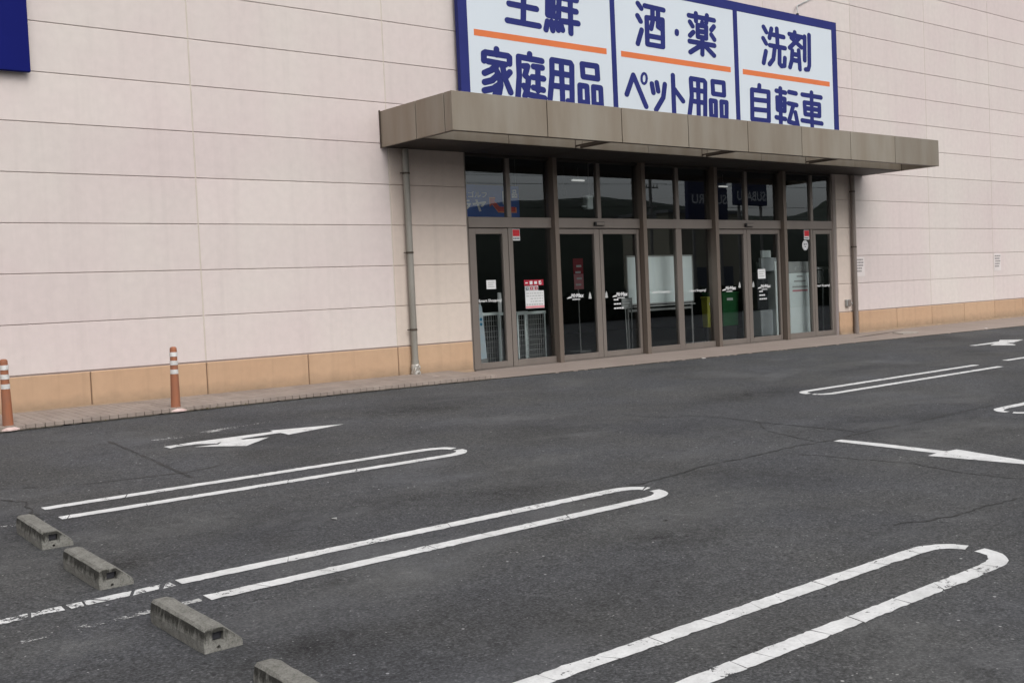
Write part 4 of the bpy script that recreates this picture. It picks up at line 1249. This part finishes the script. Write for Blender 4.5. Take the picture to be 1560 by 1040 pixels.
t = thing('service_machine', (12.36, .5, 0), 'grey service machine behind the right-hand sliding leaf', 'machine')
bx('lower_body', M['machine'], t, -.03, .36, .05, .55, .08, .62, c=.015)
bx('middle_body', M['machine_dark'], t, -.06, .30, .10, .5, .62, 1.40, c=.015)
bx('screen', M['machine'], t, .0, .62, .02, .10, 1.42, 1.70, c=.01)
bx('top_sign', M['board'], t, .05, .33, .03, .09, 1.705, 1.85, c=.005)
bx('side_panel', M['board'], t, .41, .57, .0, .5, .06, 1.62, c=.008)
bx('feet', M['gasket'], t, .0, .34, .1, .5, 0, .08)
t = thing('info_panel', (13.40, .35, 0), 'tall white information panel behind the far right pane', 'panel')
bx('panel', M['board'], t, -.36, .36, 0, .22, .06, 1.36, c=.01)
bx('header', M['decal_grey'], t, -.36, .36, 0, .22, 1.365, 1.60, c=.008)
bx('base', M['gasket'], t, -.33, .33, .02, .2, 0, .06)
letters('ｷﾞﾌﾄ', -.18, .22, 1.46, 'decal_white', parent=t, y=-.003, h=.09, shear=.2)
for z, m_, w in ((1.27, 'decal_grey', .10), (1.17, 'decal_grey', .2), (1.05, 'decal_grey', .26), (.97, 'pink', .26)):
    bx('print', M[m_], t, -w, w, -.004, -.0015, z, z + .035)
t = thing('pole_stand', (14.33, .45, 0), 'white T shaped pole stand behind the rightmost door', 'stand')
MB().tube([(0, 0, .02), (.05, 0, 1.42)], .016, 8).build('pole', M['white'], t, True)
bx('head', M['white'], t, -.16, .22, -.03, .03, 1.42, 1.475, c=.008)
bx('foot', M['grey_metal'], t, -.16, .16, -.12, .12, 0, .02)
bx('leaflet', M['decal_grey'], t, -.15, .0, -.012, .0, 1.12, 1.40)

t = thing('hanging_banner', (5.32, .6, 2.50), 'blue hanging banner with white lettering and red arrow behind the leftmost window', 'banner')
bx('sheet', M['banner_blue'], t, -.95, .66, 0, .012, -.04, .50)
letters('ゴルフ', -.42, -.03, .345, 'decal_white', parent=t, y=-.004, h=.10, bold=.02)
letters('ラヤ', -.62, -.05, .165, 'decal_white', parent=t, y=-.004, h=.20, bold=.03)
arrow = [(.03, .29), (.15, .29), (.12, .25), (.23, .15), (.57, .15), (.57, .07), (.20, .07), (.075, .19), (.03, .15)]
def grow(pts, k):
    cx_ = sum(p[0] for p in pts)/len(pts); cz_ = sum(p[1] for p in pts)/len(pts)
    return [(cx_ + (a - cx_)*(1+k) , cz_ + (b_ - cz_)*(1+k*2.2)) for a, b_ in pts]
for pts, m_, y in ((grow(arrow, .07), 'banner_orange', -.003), (arrow, 'banner_red', -.005)):
    MB().add([(a, y, b_) for a, b_ in pts], [tuple(range(len(pts)))]).build('arrow', M[m_], t)
letters('目', .30, .42, .30, 'decal_white', parent=t, y=-.007, h=.22, bold=.03)
letters('品', .50, .62, .37, 'decal_white', parent=t, y=-.007, h=.14, bold=.03)
MB().tube([(-.9, 0, .50), (-.9, 0, 1.19)], .004, 6).tube([(.6, 0, .50), (.6, 0, 1.24)], .004, 6).build('cord', M['grey_metal'], t)

for x, y, w, label in ((9.6, 3.0, .34, 'lit ceiling lamp seen through the second pair of upper windows'),
                       (14.22, 3.0, .28, 'lit ceiling lamp seen through the fourth pair of upper windows')):
    t = thing('ceiling_lamp', (x, y, 3.47), label, 'lamp', 'ceiling lamps inside')
    bx('tube', M['lamp'], t, -w/2, w/2, -.03, .03, -.010, .014, c=.008)
    bx('housing', M['white'], t, -w/2 - .03, w/2 + .03, -.07, .07, .021, .06, c=.005)
    MB().tube([(0, 0, .06), (0, 0, .28)], .008, 6).build('stem', M['grey_metal'], t)
t = thing('wall_unit', (7.55, .5, 2.63), 'pale box hanging high behind the second upper window', 'unit')
bx('body', M['board'], t, -.075, .075, 0, .12, 0, .25, c=.015)
MB().tube([(.03, .06, .25), (.03, .06, 1.06)], .008, 6).build('stem', M['grey_metal'], t)
bx('arm', M['board'], t, -.16, -.077, .03, .06, .04, .065)
t = thing('ceiling_camera', (7.2, .8, 2.88), 'dark security camera hanging behind the second upper window', 'camera')
MB().tube([(0, 0, .0), (0, 0, .03), (0, 0, .10), (0, 0, .13)], .05, 12, True, [.02, .05, .05, .03]).build('dome', M['gasket'], t, True)
MB().tube([(0, 0, .13), (0, 0, .86)], .012, 8).build('stem', M['gasket'], t, True)

# ------------------------------------------------------------------ across the road: what the windows mirror
def pylon(x0, x1, z0, z1, y, label, tx0, tx1, tz):
    t = thing('roadside_signboard', ((x0+x1)/2, y, -.7), label, 'signboard', 'navy signboards across the road')
    w = (x1-x0)/2
    bx('board', M['navy'], t, -w, w, -.6, 0, z0 + .7, z1 + .7, c=.05)
    for px in (-w*.7, w*.7):
        MB().tube([(px, -.3, 0), (px, -.3, z0 + .75)], .18, 10).build('leg', M['pole'], t)
    me = text_mesh('SUBARU', 1.0, .015)
    xs_ = [v.co.x for v in me.vertices]; zs_ = [v.co.z for v in me.vertices]
    cx_ = (x0+x1)/2
    for v in me.vertices:          # faces the shop (+y)
        u = (v.co.x - min(xs_))/(max(xs_)-min(xs_)); q = (v.co.z - min(zs_))/(max(zs_)-min(zs_))
        v.co = Vector((tx1 - (tx1-tx0)*u - cx_, .012, tz + .7 + (q - .5)*1.15))
    link('lettering', me, M['decal_white'], t)
    return t
pylon(89.3, 96.2, 8.6, 14.3, -70, 'navy signboard mirrored in the third and fourth upper windows', 89.9, 96.0, 11.2)
pylon(97.7, 103.7, 10.6, 14.3, -70, 'navy signboard mirrored in the fourth upper windows', 98.0, 103.4, 11.75)
t = thing('showroom', (99.5, -78, -.7), 'cream showroom building mirrored in the upper windows', 'building')
bx('wall', M['cream'], t, -5, 9, -8, 0, 0, 11.0)
bx('roof', M['roof'], t, -5.3, 9.3, -8.3, .3, 11.01, 11.4)
for i in range(3): bx('window', M['decal_dark'], t, -4 + i*4, -1 + i*4, .0, .05, 1.0, 4.2)
t = thing('utility_pole', (72.4, -60, -.7), 'utility pole with crossarms mirrored in the third upper window', 'utility pole')
MB().tube([(0, 0, 0), (0, 0, 13.2)], .16, 10).build('pole', M['pole'], t, True)
for z, w in ((12.6, 1.1), (11.6, 1.1), (9.6, .8)):
    bx('crossarm', M['wire'], t, -w, w, -.06, .06, z, z + .1)
    for k in (-1, -.5, .5, 1):
        MB().tube([(k*w*.92, 0, z + .1), (k*w*.92, 0, z + .32)], .06, 8).build('insulator', M['pole'], t)
MB().tube([(.35, 0, 8.4), (.35, 0, 9.3)], .28, 12).build('transformer', M['grey_metal'], t, True)
for i, (dx, z) in enumerate(((-1.0, 12.2), (.5, 12.2), (1.0, 11.2), (-.7, 9.2), (.3, 8.2))):
    pts = []
    for k in range(25):
        u = -1 + 2*k/24
        pts.append((72.4 + u*75, -60 + dx + u*12, z - 1.6*(1 - u*u) + 1.6 - (0 if abs(u) < .001 else 0)*1.0 - 1.4*abs(u)*(1-abs(u))))
    tag(MB().tube(pts, .022, 5).build('power_line', M['wire']), ('topmost overhead power line mirrored in the upper glass', 'second overhead power line from the top, mirrored in the glass', 'third overhead power line from the top, mirrored in the glass', 'fourth overhead power line from the top, mirrored in the glass', 'lowest overhead power line mirrored in the upper glass')[i], 'cable', 'power lines across the road')

def added_hedge(x0, x1, y, h, label):  # invented row out of view, added to darken the door reflections
    r_ = random.Random(31)
    t = thing('added_hedge', ((x0+x1)/2, y, gz((x0+x1)/2, y)), label, 'added_hedge')
    mb = MB()
    w = (x1 - x0)/2
    for i in range(9000):
        px, pz = r_.uniform(-w, w), r_.uniform(.05, h)
        py = r_.uniform(-.55, .55)
        pz *= 1 - .12*math.sin(px*1.3)**2*r_.random()
        s = r_.uniform(.10, .22)
        a, e = r_.uniform(0, 6.28), r_.uniform(-1.2, 1.2)
        u = Vector((math.cos(a), math.sin(a), e)).normalized()*s
        v = Vector((-math.sin(a), math.cos(a), r_.uniform(-.6, .6))).normalized()*s*.7
        p = Vector((px, py, pz))
        mb.add([p - u, p + v, p + u, p - v], [(0, 1, 2, 3)])
    tag(mb.build('foliage', M['hill'], t), kind='stuff')
    core = MB().box(-w + .1, w - .1, -.38, .38, .0, h*.82, c=.08)
    core.build('inner_growth', M['hill'], t)
added_hedge(14.0, 96.0, -32.0, 1.75, 'unseen clipped greenery added across the lot to darken reflections in the doors')
